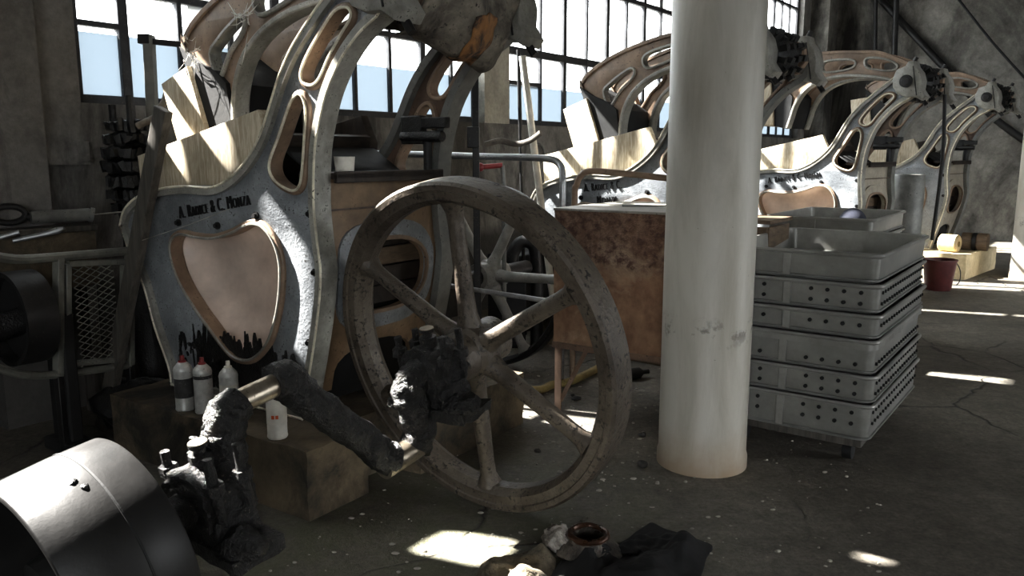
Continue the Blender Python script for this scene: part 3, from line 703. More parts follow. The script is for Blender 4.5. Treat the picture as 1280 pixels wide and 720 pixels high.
# ================================================================== crankshaft line (sagging 10 degrees)
th, tl = R(37.33), R(9.97)
AX = V(math.sin(th)*math.cos(tl), math.cos(th)*math.cos(tl), math.sin(tl)); EX = V(math.cos(th), -math.sin(th), 0); UX = EX.cross(AX)
CW = V(-.1802, 2.823, .633)
def axm(s): # frame on the axis at distance s: x across, y along, z up
    o = CW+AX*s; m = Matrix(((EX.x, AX.x, UX.x, o.x), (EX.y, AX.y, UX.y, o.y), (EX.z, AX.z, UX.z, o.z), (0, 0, 0, 1))); return m
def axthing(name, label, cat, s, drop, group=None):
    o = bpy.data.objects.new(name, None); COL.objects.link(o); m = axm(s) @ Matrix.Translation((0, 0, -drop)); o.matrix_world = m
    return tag(o, label, cat, group)
def make_wheel(root, Rw, mm, hubm, ang0=90, drop=None, rw=.085, ww=.115):
    drop = Rw if drop is None else drop
    g = MB(); k = Rw
    prof = [(k-rw, .036), (k-rw+.02, .006), (k-.034, .002), (k-.030, -.004), (k-.010, -.004), (k, .008), (k+.001, ww*.5), (k, ww-.008), (k-.012, ww), (k-rw+.02, ww-.004), (k-rw, ww-.034)]
    g.lathe(prof, (0, 0, drop), (0, 1, 0), 96, closed=True); obj('rim', g, mm, root, sharp=24)
    for i in range(6):
        a = R(ang0+60*i); d = V(math.cos(a), 0, math.sin(a)); c = V(0, ww/2, drop)
        g = MB(); rs = []; pts = []
        for q in range(13):
            t = q/12; rr = .05+(k-rw+.01-.05)*t; base = .036-.008*t
            fl = .022*math.exp(-((1-t)/.06)**2)+.02*math.exp(-(t/.12)**2)
            pts.append(c+d*rr); rs.append(base+fl)
        g.tube(pts, rs, 14, flat=1.0); obj('spoke', g, mm, root)
    g = MB(); g.lathe([(.052, -.075), (.083, -.075), (.09, -.06), (.09, .0), (.105, .02), (.105, .1), (.085, .13), (.085, .19), (.052, .19)], (0, 0, drop), (0, 1, 0), 36, closed=True)
    obj('hub', g, hubm, root)
    return root
fw = axthing('flywheel', 'large six-spoked flywheel with flaking brown-grey rim in the foreground', 'wheel', 0, .636)
make_wheel(fw, .636, M['wheel'], M['wheel'])
g = MB(); g.box((.0, -.06, .636+.062), (.03, .1, .025)); obj('shaft_key', g, M['dark_iron'], fw)

ck = axthing('crankshaft', 'grease-caked black double crankshaft running from the drum to the flywheel', 'crankshaft', -.6, .215)
def P3(s, z, x=0): return V(x, s+.6, z+.215)
def dense(pts, n=8):
    out = []
    for a, b in zip(pts, pts[1:]):
        for q in range(n): out.append(a.lerp(b, q/n))
    out.append(pts[-1]); return out
def web(pts, r, seed, amp=.013):
    pts = [V(*p) for p in smooth([tuple(p) for p in pts], False, 8)]
    g = MB(); g.tube(pts, r if not isinstance(r, tuple) else [r[0]+(r[1]-r[0])*i/(len(pts)-1) for i in range(len(pts))], 22, flat=1.0); g.lump(amp, 24, seed); g.lump(amp*.6, 60, seed+5); return g
obj('web', web([P3(-1.02, -.01), P3(-.975, .07), P3(-.965, .14), P3(-.935, .2), P3(-.90, .215)], .056, 1), M['grease'], ck, sharp=80)
obj('web', web([P3(-.785, .225), P3(-.74, .215), P3(-.70, .15), P3(-.60, .02), P3(-.50, -.10), P3(-.44, -.19), P3(-.40, -.215)], .052, 2, .009), M['grease'], ck, sharp=80)
obj('web', web([P3(-.30, -.225), P3(-.265, -.18), P3(-.275, -.1), P3(-.285, -.04), P3(-.26, .01), P3(-.20, .02)], .056, 3), M['grease'], ck, sharp=80)
g = MB(); g.tube(dense([P3(-.93, .215), P3(-.74, .215)]), .034, 24); obj('crank_pin', g, M['steel'], ck)['label'] = 'scraped bright upper crank pin'
g = MB(); g.tube(dense([P3(-.45, -.225), P3(-.25, -.225)]), .042, 24); obj('crank_pin', g, M['steel'], ck)['label'] = 'scraped bright lower crank pin'
g = MB(); g.tube(dense([P3(-1.17, 0), P3(-.98, 0)]), .05, 24).lump(.006, 20, 2); obj('journal', g, M['grease'], ck)
g = MB(); g.tube(dense([P3(-.27, 0), P3(.2, 0)]), .05, 24); obj('journal', g, M['dark_iron'], ck)
g = MB(); g.lathe([(0, -.15), (.045, -.15), (.05, -.14), (.05, -.06)], (0, .6, .215), (0, 1, 0), 24); obj('shaft_end', g, M['steel'], ck)

def bearing(s, label, seed, sc=1.):
    b = axthing('bearing_block', label, 'bearing', s, .14)
    g = MB()
    g.box((0, 0, .02), (.36, .15, .04)); g.box((0, 0, .07), (.2, .13, .1))
    bm = [(-.09, .1), (-.1, .15), (-.085, .2), (-.05, .235), (0, .25), (.05, .235), (.085, .2), (.1, .15), (.09, .1)]
    me = flat(bm, [], -.075, .075, 'body'); b2 = bmesh.new(); b2.from_mesh(g.mesh('t')); b2.from_mesh(me)
    bmesh.ops.subdivide_edges(b2, edges=[e for e in b2.edges if e.calc_length() > .04], cuts=5, use_grid_fill=True)
    bmesh.ops.triangulate(b2, faces=[f for f in b2.faces if len(f.verts) > 4])
    for v in b2.verts: v.co += mnoise.noise_vector(v.co*18+V(seed, 0, 0))*.012+mnoise.noise_vector(v.co*50+V(seed, 0, 0))*.006
    me2 = bpy.data.meshes.new('body'); b2.to_mesh(me2); b2.free(); obj('body', me2, M['grease'], b, sharp=70)
    for x, y in ((-.105, -.04), (.105, -.04), (-.105, .045), (.105, .045)):
        g = MB(); g.tube(dense([V(x, y, .12), V(x, y, .27+.03*(x > 0))], 5), .013, 10); g.cyl((x, y, .20), (x, y, .228), .026, 6); g.lump(.004, 30, seed); obj('bolt', g, M['grease'], b)
    g = MB(); g.lathe([(0, .23), (.03, .235), (.03, .272), (.016, .276), (.016, .288), (.026, .291), (.026, .301), (0, .302)], (0, 0, 0), n=24); cup = obj('oil_cup', g, M['grease'], b)
    g = MB(); g.cyl((0, 0, .300), (0, 0, .304), .025, 24); obj('cup_lid', g, M['steel'], cup)
    g = MB(); g.sphere((.13, -.02, .05), .06, (1.3, 1, .6)); g.sphere((-.12, .02, .05), .055, (1.3, 1, .6)); g.lump(.018, 20, seed+2); obj('grease_clot', g, M['grease'], b, sharp=80)
    return b
bearing(-1.04, 'grease-caked bearing block beside the black drum', 1.3)
bearing(-.16, 'grease-caked bearing block with bolts in front of the flywheel hub', 4.1)

dr = axthing('belt_drum', 'large dull black belt drum in the lower left foreground', 'drum', -1.50, .268)
Rd = .268
g = MB(); g.lathe([(Rd-.014, 0), (Rd-.004, 0), (Rd, .004), (Rd+.003, .145), (Rd, .255), (Rd-.004, .26), (Rd-.014, .26), (Rd-.012, .145)], (0, 0, Rd), (0, 1, 0), 110, closed=True); obj('shell', g, M['drum'], dr, sharp=50)
g = MB(); g.lathe([(Rd+.002, .158), (Rd+.0044, .159), (Rd+.0044, .164), (Rd+.002, .165)], (0, 0, Rd), (0, 1, 0), 110, closed=True); obj('seam', g, M['drum_in'], dr)
g = MB(); g.lathe([(.07, .16), (Rd-.012, .16), (Rd-.012, .19), (.07, .19)], (0, 0, Rd), (0, 1, 0), 60, closed=True); obj('web_disc', g, M['drum_in'], dr)
g = MB(); g.lathe([(.035, .02), (.07, .02), (.075, .04), (.075, .25), (.035, .25)], (0, 0, Rd), (0, 1, 0), 36, closed=True); obj('hub', g, M['drum_in'], dr)
g = MB(); g.cyl((0, -.06, Rd), (0, .34, Rd), .034, 20).lump(.004, 20, 3); obj('stub_shaft', g, M['grease'], dr)
for k in range(3):
    a = R(60+30*k)
    g = MB(); g.tube([V(math.cos(a)*(Rd-.01), .02+.03*q/8, Rd+math.sin(a)*(Rd-.02)-.14*q/8) for q in range(9)], .0016, 6)
    if k == 1: obj('loose_wire', g, M['wire'], dr)
for k in range(5):
    a = R(62+k*3); g = MB(); g.sphere((math.cos(a)*Rd, .12+.012*(k % 3), Rd+math.sin(a)*Rd), .011, (1, 1, .5)); g.lump(.004, 40, k)
    if k in (1, 3): obj('grease_fleck', g, M['oil'], dr)
# timber packing under the drum
g = MB(); p = CW+AX*-1.385; g.box((p.x, p.y, .06), (.5, .22, .12), Matrix.Rotation(-th, 3, 'Z')); tag(obj('timber_block', g, M['plank'], bevel=.006), 'dark timber block under the belt drum', 'timber')

# second flywheel, behind the nearest machine
f2 = thing('flywheel', 'smaller pale spoked flywheel behind the foreground flywheel', 'wheel', (-.18, 5.05, 0), -TH)
make_wheel(f2, .585, M['wheel_pale'], M['wheel_pale'], 62, rw=.05, ww=.09)
for c in kids(f2):
    if c.name.startswith('rim'): c.data.materials.clear(); c.data.materials.append(M['dark_iron'])
g = MB(); g.cyl((0, -.2, .585), (0, .5, .585), .05, 20); obj('axle', g, M['dark_iron'], f2)

# ================================================================== things on / by the nearest machine
def local1(u, w, z): return O[1]+V(u*math.cos(TH)+w*math.sin(TH), -u*math.sin(TH)+w*math.cos(TH), z)
# canvas over the shaft
def canvas(a0, a1, y0, y1, off, nu=40, nw=44):
    g = MB(); vs = []; fs = []
    for i in range(nu+1):
        a = R(a0+(a1-a0)*i/nu)
        for j in range(nw+1):
            y = y0+(y1-y0)*j/nw; s_ = math.sin(PI*min(1, max(0, (y-.1)/.6)))
            r = .135+.045*s_+.025*math.sin(9*y+2*a)+.016*math.sin(23*y)+off
            drop = .075*max(0, -math.sin(a))*(.6+.6*math.sin(6.5*y+.6)**2)
            p = V(math.cos(a)*r*1.05, y, math.sin(a)*r-drop); n = V(math.cos(a), 0, math.sin(a))
            p += mnoise.noise_vector(p*7)*.03*(1 if off == 0 else .9)+mnoise.noise_vector(p*18)*.014
            vs.append(p)
    for i in range(nu):
        for j in range(nw): q = i*(nw+1)+j; fs.append((q, q+1, q+nw+2, q+nw+1))
    g.add(vs, fs); return g
g = canvas(-80, 222, .10, .68, 0); cv = obj('canvas_cover', g, M['canvas'], loc=local1(0, 0, HUBZ), sharp=80); cv.rotation_euler = (0, 0, -TH)
sm = cv.modifiers.new('thick', 'SOLIDIFY'); sm.thickness = .008
tag(cv, 'grimy canvas wrapped over the shaft of the nearest machine', 'cover')
g = canvas(-78, -22, .30, .50, .016, 16, 16)
ob = obj('rusty_flap', g, M['rust_cloth'], cv, sharp=80); sm = ob.modifiers.new('thick', 'SOLIDIFY'); sm.thickness = .004; ob['label'] = 'rust-orange stained patch of the canvas'
# pot on the ledge
p = local1(-.345, .16, HUBZ-.682)
g = MB(); g.lathe([(0, 0), (.033, 0), (.037, .006), (.042, .062), (.038, .062), (.033, .012), (0, .01)], n=28); tag(obj('plastic_pot', g, M['white'], loc=p), 'small white plastic pot on the ledge of the nearest machine', 'pot')
# plank leaning on the cheek
a, b = local1(-1.80, -.13, 0.0), local1(-1.185, -.075, 1.545)
g = MB(); g.bar(a, b, .085, .04, (-.56, -.83, 0)); o = obj('leaning_plank', g, M['plank'], bevel=.004); tag(o, 'grey old wooden plank leaning against the nearest machine', 'plank')
# spray cans
def can(u, w, label, body, tip, marks=0, capm=None, sc=1., tilt=0):
    c = thing('spray_can', label, 'spray can', local1(u, w, .27), random.uniform(0, 6), 'spray cans on the plinth'); r = .039*sc; h = .2*sc
    g = MB(); g.lathe([(0, 0), (r*.9, 0), (r, .006), (r, .012), (r*.97, .015), (r*.97, h-.03), (r, h-.027), (r, h-.02), (r*.9, h-.008), (r*.55, h+.008), (r*.4, h+.012), (0, h+.012)], n=32); bd = obj('body', g, body, c)
    g = MB(); g.lathe([(r*.99, h*.30), (r*.99, h*.72)], n=32); obj('label_band', g, capm or body, bd)
    if capm is None and not marks:
        g = MB(); g.lathe([(r*.995, h*.76), (r*.995, h*.83)], n=32); obj('dark_band', g, M['can_dark'], bd)
    g = MB(); g.lathe([(r*.42, h+.010), (r*.42, h+.018), (.010, h+.020), (.0085, h+.040), (0, h+.041)], n=16); obj('nozzle', g, tip, c)
    for k in range(marks):
        aa = R(-95+22*k)-c.rotation_euler.z; g = MB(); g.box((math.cos(aa)*r*1.0, math.sin(aa)*r*1.0, h*.46), (.003, .011, .014), Matrix.Rotation(aa, 3, 'Z')); obj('hazard_mark', g, M['orange'], bd)
    return c
can(-.985, -.20, 'dark labelled spray can with red tip, leftmost on the plinth', M['can_light'], M['redplastic'], capm=M['can_dark'])
can(-.885, -.175, 'silver spray can with red tip between two others on the plinth', M['can_light'], M['redplastic'])
can(-.745, -.15, 'white spray can without a cap, third from left on the plinth', M['can_light'], M['white'], capm=M['white'])
can(-.385, -.205, 'white spray can with orange hazard marks behind the crank', M['white'], M['white'], 2)
# small iron dogs and scrap behind the plank
g = MB(); g.bar(local1(-1.62, .25, 0), local1(-1.5, .1, .62), .05, .05); g.lump(.004, 9, 2); tag(obj('iron_strut', g, M['oil'], bevel=.006), 'black iron strut leaning beside the nearest plinth', 'strut')
for k, (u, w, hh) in enumerate(((-1.62, -.05, .30), (-1.72, .15, .22))):
    g = MB(); g.sphere((0, 0, hh*.45), hh*.55, (1.2, .9, .85), 18, 12); g.lump(.05, 6, k+2); g.lump(.02, 18, k)
    for i, v in enumerate(g.v): v.z = max(v.z, 0)
    tag(obj('scrap_heap', g, M['oil'], loc=local1(u, w, 0), sharp=80), ('sooty scrap heap at the foot of the leaning plank', 'low sooty scrap heap behind the leaning plank')[k], 'scrap')

# greasy gear stack by the window wall
gs = thing('greasy_gear_stack', 'black greasy toothed gear stack on a post by the dark wall', 'gears', (-1.945, 4.12, 0), -TH)
g = MB(); g.tube(dense([V(0.06, 0, 0), V(.03, 0, .7), V(0, 0, 1.15)], 6), .07, 14).lump(.02, 8, 3); obj('post', g, M['oil'], gs)
for k in range(7):
    g = MB(); z = 1.05+.068*k; rr = (.07, .085, .095, .1, .1, .09, .075)[k]; g.lathe([(0, 0), (rr*.7, 0), (rr, .012), (rr, .058), (rr*.7, .07), (0, .07)], (0, 0, z), n=36)
    for q in range(13):
        a = 2*PI*q/13+k*.2; g.box((math.cos(a)*(rr+.008), math.sin(a)*(rr+.008), z+.035), (.036, .022, .045), Matrix.Rotation(a, 3, 'Z'))
    g.lump(.022, 14, k); g.lump(.008, 40, k); obj('gear', g, M['oil'], gs)
for k, (x, y) in enumerate(((-.07, -.03), (.02, .02), (.07, -.02))):
    g = MB(); g.cyl((x, y, 1.5), (x, y, 1.60+.02*k), .018, 8); obj('stud', g, M['oil'], gs)
# grey knuckle lever running from the gears to the hammer
g = MB(); g.tube([V(*q) for q in smooth([tuple(at(*q)) for q in ((172, 158, 4.0), (184, 152, 4.0), (196, 143, 4.0), (204, 130, 4.05), (212, 112, 4.1))], False, 5)], .016, 10).lump(.008, 20, 2)
tag(obj('claw_lever', g, M['rope'], sharp=70), 'grey claw-shaped lever between the gears and the wooden hammer', 'lever')
# bracketed post near the window
bp_ = thing('bracket_post', 'tall narrow iron post with a small top bracket before the left window', 'post', at(189, 300, 4.35)*1.0, 0)
bp_.location.z = 0; q0 = at(192, 142, 4.35); q1 = at(186, 44, 4.35)
g = MB(); g.bar((.02, 0, 0), (q1.x-bp_.location.x, 0, q1.z), .05, .05); obj('upright', g, M['gun'], bp_, bevel=.004)
g = MB(); g.box((q1.x-bp_.location.x-.02, 0, q1.z-.02), (.06, .06, .05)); g.bar((q1.x-bp_.location.x, 0, q1.z-.03), (q1.x-bp_.location.x+.2, 0, q1.z-.05), .03, .03); obj('bracket', g, M['dark_iron'], bp_, bevel=.004)

# cobwebs on the hammer
def cobweb(px, py, Y, label, n, sx, sy):
    rnd = random.Random(n); g = MB(); c = at(px, py, Y)
    for k in range(n):
        a = c+V(rnd.gauss(0, sx*.4), rnd.gauss(0, .02), rnd.gauss(0, sy*.5)); b = a+V(rnd.gauss(0, sx), rnd.gauss(0, .02), rnd.gauss(-.01, sy)); m_ = (a+b)/2-V(0, 0, .01)
        g.tube([a, m_, b], [.0008, .003*rnd.random()+.001, .0006], 5)
    o = tag(obj('cobweb', g, M['web']), label, 'cobweb'); o['kind'] = 'stuff'
cobweb(240, 68, 3.72, 'white cobweb shreds hanging off the wooden hammer head', 26, .025, .06)
cobweb(303, 22, 3.5, 'white cobweb shreds in the slot of the nearest hammer arm', 22, .03, .05)

# ================================================================== left edge: guard, pulley, levers
def gy(px): return 3.2+.62*px/165.
GB = at(165, 312, 3.75); GB.z = 0
gf = thing('mesh_guard', 'dull grey tube guard with wire mesh panel at the left edge', 'guard', GB, 0)
def gp(px, py): return at(px, py, gy(px))-GB
def gtube(name, pts, r, n=4):
    g = MB(); g.tube([V(*q) for q in smooth([tuple(gp(*q)) for q in pts], False, n)], r, 10); return obj(name, g, M['guard'], gf)
gtube('top_rail', [(-60, 310), (-20, 318), (20, 324), (60, 322), (110, 318), (165, 313)], .02)
gtube('bottom_rail', [(-50, 440), (-20, 454), (10, 464), (35, 469), (75, 468), (120, 462), (162, 456)], .018)
GD = (gp(165, 312)-gp(0, 318)).normalized()
for px, yt, yb in ((162, 314, 456), (73, 322, 468)):
    g = MB(); g.bar(gp(px, yt), gp(px, yb), .04, .03, tuple(GD)); obj('upright', g, M['guard'], gf, bevel=.003)
    q = gp(px, yb); g = MB(); g.bar(q, V(q.x, q.y, 0), .03, .03, tuple(GD)); obj('leg', g, M['dark_iron'], gf, bevel=.003)
g = MB(); cs = [gp(84, 330), gp(155, 327), gp(155, 449), gp(84, 455)]
for k in range(4): g.bar(cs[k], cs[(k+1) % 4], .026, .03, (.9, -.4, 0))
obj('panel_frame', g, M['guard'], gf, bevel=.003)
g = MB(); c0, c1 = gp(90, 335), gp(150, 444); zt_, zb_ = c0.z, c1.z
for sgn in (1, -1):
    for k in range(-12, 22):
        pts = []
        for q in range(25):
            f = q/24; z = zb_+(zt_-zb_)*(k/15.+sgn*.24*f)
            if zb_ <= z <= zt_: pts.append(V(c0.x+(c1.x-c0.x)*f, c0.y+(c1.y-c0.y)*f, z))
        if len(pts) > 2: g.tube([pts[0], pts[-1]], .0024, 5)
obj('wire_mesh', g, M['guard'], gf)
pc = at(6, 400, 3.36)
pl = thing('belt_pulley', 'dark belt pulley behind the mesh guard at the left edge', 'pulley', (pc.x, pc.y, 0), -TH)
rz_ = .205; zc = pc.z
g = MB(); g.lathe([(rz_-.02, 0), (rz_, 0), (rz_, .13), (rz_-.02, .13)], (0, 0, zc), (0, 1, 0), 60, closed=True); obj('shell', g, M['dark_iron'], pl, sharp=50)
g = MB(); g.lathe([(.03, .06), (rz_-.01, .06), (rz_-.01, .09), (.03, .09)], (0, 0, zc), (0, 1, 0), 48, closed=True); obj('web_disc', g, M['drum_in'], pl)
g = MB(); g.cyl((0, -.1, zc-.04), (0, .26, zc+.02), .06, 18).lump(.01, 9, 2); obj('shaft', g, M['oil'], pl)
g = MB(); g.box((0, .22, zc/2), (.16, .06, zc)); g.box((0, .22, .03), (.24, .12, .06)); obj('stand', g, M['drum_in'], pl, bevel=.01)
bn = thing('work_bench', 'low brown bench against the dark wall behind the guard', 'bench', WROT @ V(-2.2, -.14, 0), R(90)-TW)
g = MB(); g.box((0, 0, .985), (.8, .20, .03)); obj('top', g, M['plank'], bn, bevel=.004)
g = MB(); g.box((0, -.08, .83), (.78, .02, .28)); obj('apron', g, M['plinth'], bn, bevel=.004)
for x in (-.36, .36):
    g = MB(); g.box((x, .0, .485), (.05, .12, .97)); obj('leg', g, M['plank'], bn, bevel=.004)
sq = at(20, 268, 3.86)
sp_ = thing('ring_spanner', 'dark ring-ended spanner lying on the bench at the left edge', 'spanner', (sq.x, sq.y, sq.z), R(40))
g = MB(); g.tube([V(.07*math.cos(2*PI*k/24)-.03, 0, .04*math.sin(2*PI*k/24)) for k in range(24)], .015, 10, closed=True); obj('ring', g, M['dark_iron'], sp_)
g = MB(); g.tube(smooth([(.04, 0, -.01), (.08, 0, -.02), (.12, 0, -.015)], False, 4), .022, 10); obj('shank', g, M['dark_iron'], sp_)
g = MB(); g.cyl(at(38, 272, 3.88), at(112, 268, 4.06), .032, 14); g.cyl(at(112, 268, 4.06), at(117, 269, 4.07), .037, 14); tag(obj('grey_pipe', g, M['gun'], sharp=40), 'short grey pipe lying on the bench beside the spanner', 'pipe')
g = MB(); g.tube([at(16, 301, 3.72), at(58, 292, 3.78), at(72, 288, 3.8), at(80, 285, 3.8)], [.012, .012, .017, .008], 10); tag(obj('thin_rod', g, M['tube']), 'thin pale iron rod above the top rail of the guard', 'rod')
g = MB(); g.tube([at(-12, 300, 3.68), at(24, 290, 3.73)], .012, 10); tag(obj('short_rod', g, M['tube']), 'short pale rod at the left edge of the guard rail', 'rod')
g = MB(); g.tube([at(118, 268, 3.93), at(150, 265, 3.9), at(184, 262, 3.72)], .0035, 6); tag(obj('stretched_wire', g, M['wire']), 'thin pale wire stretched from the grey pipe to the machine', 'wire')
g = MB(); a, b = at(176, 301, 3.6), at(300, 256, 3.38); g.tube([a, (a+b)/2-V(0, 0, .006), b], .0014, 6); tag(obj('loose_thread', g, M['wire']), 'loose thread running across the machine above the heart opening', 'thread')
for k, (px, py, s_) in enumerate(((8, 520, .11), (40, 500, .07))):
    p = ground(px, py); g = MB(); g.sphere((0, 0, s_*.4), s_, (1.3, 1, .7), 16, 10).lump(.04, 9, k)
    for v in g.v: v.z = max(v.z, 0)
    tag(obj('oily_lump', g, M['oil'], loc=p, sharp=80), ('black oily lump on the floor at the left edge', 'smaller black oily lump on the floor behind the drum')[k], 'lump')

# ================================================================== rusty tank and rails
TK = V(.216, 4.09, 0)
tk = thing('rusty_tank', 'rusty brown steel tank on angle legs, behind the flywheel', 'tank', TK, -TH)
tw_, td_, zt, zb = .66, .62, 1.072, .372
g = MB(); nx, nz = 46, 46; vs = []; fs = []
g.box((tw_/2, td_/2, (zt+zb)/2), (tw_, td_, zt-zb)); b = bmesh.new(); b.from_mesh(g.mesh('t')); bmesh.ops.subdivide_edges(b, edges=b.edges, cuts=40, use_grid_fill=True)
for v in b.verts:
    k = max(0, min(1, (v.co.z-.86)/.2))*max(.25, min(1, 1.2-v.co.x*1.8))
    v.co += mnoise.noise_vector(v.co*26)*.016*k*abs(mnoise.noise(v.co*7)+.4)+mnoise.noise_vector(v.co*5)*.005
me = bpy.data.meshes.new('shell'); b.to_mesh(me); b.free(); obj('shell', me, M['rust'], tk, sharp=60)
g = MB(); g.box((tw_/2, td_/2, zt+.006), (tw_+.01, td_+.01, .012)); obj('top_sheet', g, M['wheel_pale'], tk, bevel=.003)
for x, y in ((.02, .02), (tw_-.02, .02), (.02, td_-.02), (tw_-.02, td_-.02)):
    g = MB(); g.box((x, y, zb/2), (.04, .006, zb)); g.box((x-.017, y+.017, zb/2), (.006, .04, zb)); obj('leg', g, M['tan_dark'], tk)
g = MB(); g.bar((.03, .03, .06), (.19, .03, zb), .022, .008, (0, 1, 0)); obj('brace', g, M['tan_dark'], tk)
g = MB(); g.bar((.0, -.004, zb), (tw_, -.004, zb), .012, .03); obj('bottom_angle', g, M['tan_dark'], tk)
g = MB(); g.box((0, 0, .009), (.34, .05, .012), Matrix.Rotation(R(6), 3, 'Z')); o = obj('flat_bar', g, M['gun'], loc=TK+V(.53, .1, zt+.006), bevel=.002); o.rotation_euler = (0, 0, R(-10)); tag(o, 'flat grey steel bar lying on the rusty tank', 'bar')
g = MB(); g.box((0, 0, .006), (.36, .22, .004)); o = obj('pale_sheet', g, M['white'], loc=TK+V(.50, .32, zt+.01), bevel=.001); o.rotation_euler = (0, 0, R(-30)); tag(o, 'pale loose sheet lying on the rusty tank', 'sheet')
def tube_thing(name, pts, r, m, label, cat, n=5):
    g = MB(); g.tube([V(*q) for q in smooth([tuple(q) for q in pts], False, n)], r, 12); return tag(obj(name, g, m), label, cat)
e0 = at(703, 262, 4.6); e0.z = 0
tube_thing('guard_rail', [at(430, 191, 5.3), at(520, 193, 5.1), at(600, 195.5, 4.92), at(660, 197, 4.78), at(688, 199, 4.7), at(699, 205, 4.66), at(703, 218, 4.62), at(703, 262, 4.6), e0], .02, M['tube'], 'bent pale steel tube rail left of the rusty tank', 'rail')
e1 = at(718, 258, 4.72); e1.z = 0
e2 = at(880, 228, 4.55)
tube_thing('guard_rail', [e1, at(718, 258, 4.72), at(721, 232, 4.7), at(726, 220, 4.69), at(738, 214, 4.67), at(780, 217, 4.62), at(836, 223, 4.55), at(870, 226, 4.5), V(at(878, 232, 4.49).x, 4.49, .9), V(at(878, 232, 4.49).x, 4.49, 0)], .018, M['tan'], 'bent brownish steel tube rail behind the rusty tank', 'rail')
a = ground(520, 560); tube_thing('crossing_bar', [at(560, 357, 4.55), at(690, 377, 4.42)], .014, M['tube'], 'straight pale steel bar crossing the rear flywheel', 'bar')
# hose
hp = [ground(560, 500, .025), ground(600, 497, .025), ground(650, 488, .025), ground(676, 487, .025), ground(690, 481, .025), ground(715, 476, .025), ground(748, 460, .025), ground(775, 445, .025)]
tube_thing('yellow_hose', hp, .024, M['hose'], 'yellow rubber hose on the floor behind the flywheel', 'hose', 6)
# small stuff on the floor behind the tank
p = ground(790, 474)
tb = thing('black_torch', 'black bottle-shaped piece on the floor beside the column', 'bottle', (p.x, p.y, 0), R(20))
g = MB(); g.lathe([(0, -.1), (.03, -.1), (.034, -.09), (.034, .05), (.014, .08), (.014, .12), (0, .12)], (0, 0, .035), (1, .1, 0), 20); obj('body', g, M['black'], tb)
for k, (px, py, s_) in enumerate(((720, 500, .02), (716, 496, .012), (745, 534, .012), (803, 545, .016), (803, 583, .022), (672, 565, .014))):
    p = ground(px, py); g = MB(); g.sphere((0, 0, s_*.5), s_, (1.2, 1, .7), 10, 7).lump(s_*.5, 30, k)
    for v in g.v: v.z = max(v.z, 0)
    tag(obj('rubble_chip', g, M['wall'] if k else M['oil'], loc=p, sharp=60), ('dark rubble chip beside the tank leg', 'tiny grey chip by the tank leg', 'grey chip on the floor right of the flywheel spokes', 'grey chip on the floor left of the column', 'grey chip at the foot of the column', 'grey chip seen through the flywheel')[k], 'rubble')

# clutter between the machines
tube_thing('white_pole', [at(653, 70, 5.85), V(at(653, 70, 5.85).x+.27, 5.85, 0)], .026, M['white'], 'slanting white pole before the middle window', 'pole', 3)
tube_thing('thin_pole', [at(648, 62, 5.95), V(at(657, 200, 5.95).x, 5.95, 0)], .014, M['dark_iron'], 'thin dark pole beside the slanting white pole', 'pole', 3)
p = at(596, 130, 4.75)
g = MB(); g.bar((p.x, p.y, 0), (p.x-.01, p.y, 1.95), .04, .04); g.box((p.x-.02, p.y-.03, 1.45), (.07, .06, .12)); tag(obj('iron_upright', g, M['dark_iron'], bevel=.005), 'dark iron upright behind the nearest machine', 'post')
rh = thing('red_handled_lever', 'red handled lever behind the nearest machine', 'lever', V(at(600, 208, 5.05).x, 5.05, 0))
z_ = at(600, 209, 5.05).z
g = MB(); g.tube([V(-.0, 0, z_), V(.14, 0, z_+.012)], .016, 12); g.sphere((0, 0, z_), .028); obj('handle', g, M['redplastic'], rh)
g = MB(); g.tube([V(.14, 0, z_+.01), V(.15, 0, z_-.1), V(.15, 0, 0)], .014, 10); obj('rod', g, M['gun'], rh)
g = MB(); g.tube([V(*q) for q in smooth([tuple(at(*q)) for q in ((606, 181, 5.5), (625, 176, 5.5), (645, 180, 5.5), (662, 176, 5.45), (676, 166, 5.4))], False, 5)], .02, 10, flat=.6); tag(obj('leather_strap', g, M['rope']), 'grey leather strap hanging before the second machine', 'strap')
vl = thing('pipe_elbow', 'dark bent pipe standing behind the rear flywheel', 'pipe', V(at(650, 400, 5.6).x, 5.6, 0))
g = MB(); g.tube([V(*q) for q in smooth([(-.05, 0, .55), (-.05, 0, .66), (.0, 0, .74), (.07, 0, .74), (.11, 0, .66), (.12, 0, .3), (.12, 0, 0)], False, 5)], .045, 14); obj('bend', g, M['dark_iron'], vl)
g = MB(); g.cyl((-.05, 0, .5), (-.05, 0, .56), .065, 20); g.box((-.05, 0, .25), (.18, .18, .5)); obj('valve_body', g, M['drum_in'], vl, bevel=.01)
g = MB(); g.box((0, 0, .3), (.9, .3, .6)); o = tag(obj('dark_cabinet', g, M['drum_in'], loc=V(.2, 6.4, 0), bevel=.01), 'low dark machine housing against the window wall', 'housing'); o.rotation_euler = (0, 0, R(90)-TW)
g = MB(); g.tube([V(.085*math.cos(2*PI*k/28), 0, .09*math.sin(2*PI*k/28)) for k in range(28)], .014, 10, closed=True); o = tag(obj('wall_hoop', g, M['gun'], loc=V(0, 0, 0)), 'dark iron hoop hung on the wall below the middle window', 'hoop')
o.matrix_world = WROT @ Matrix.Translation((2.4, -.03, 1.36))

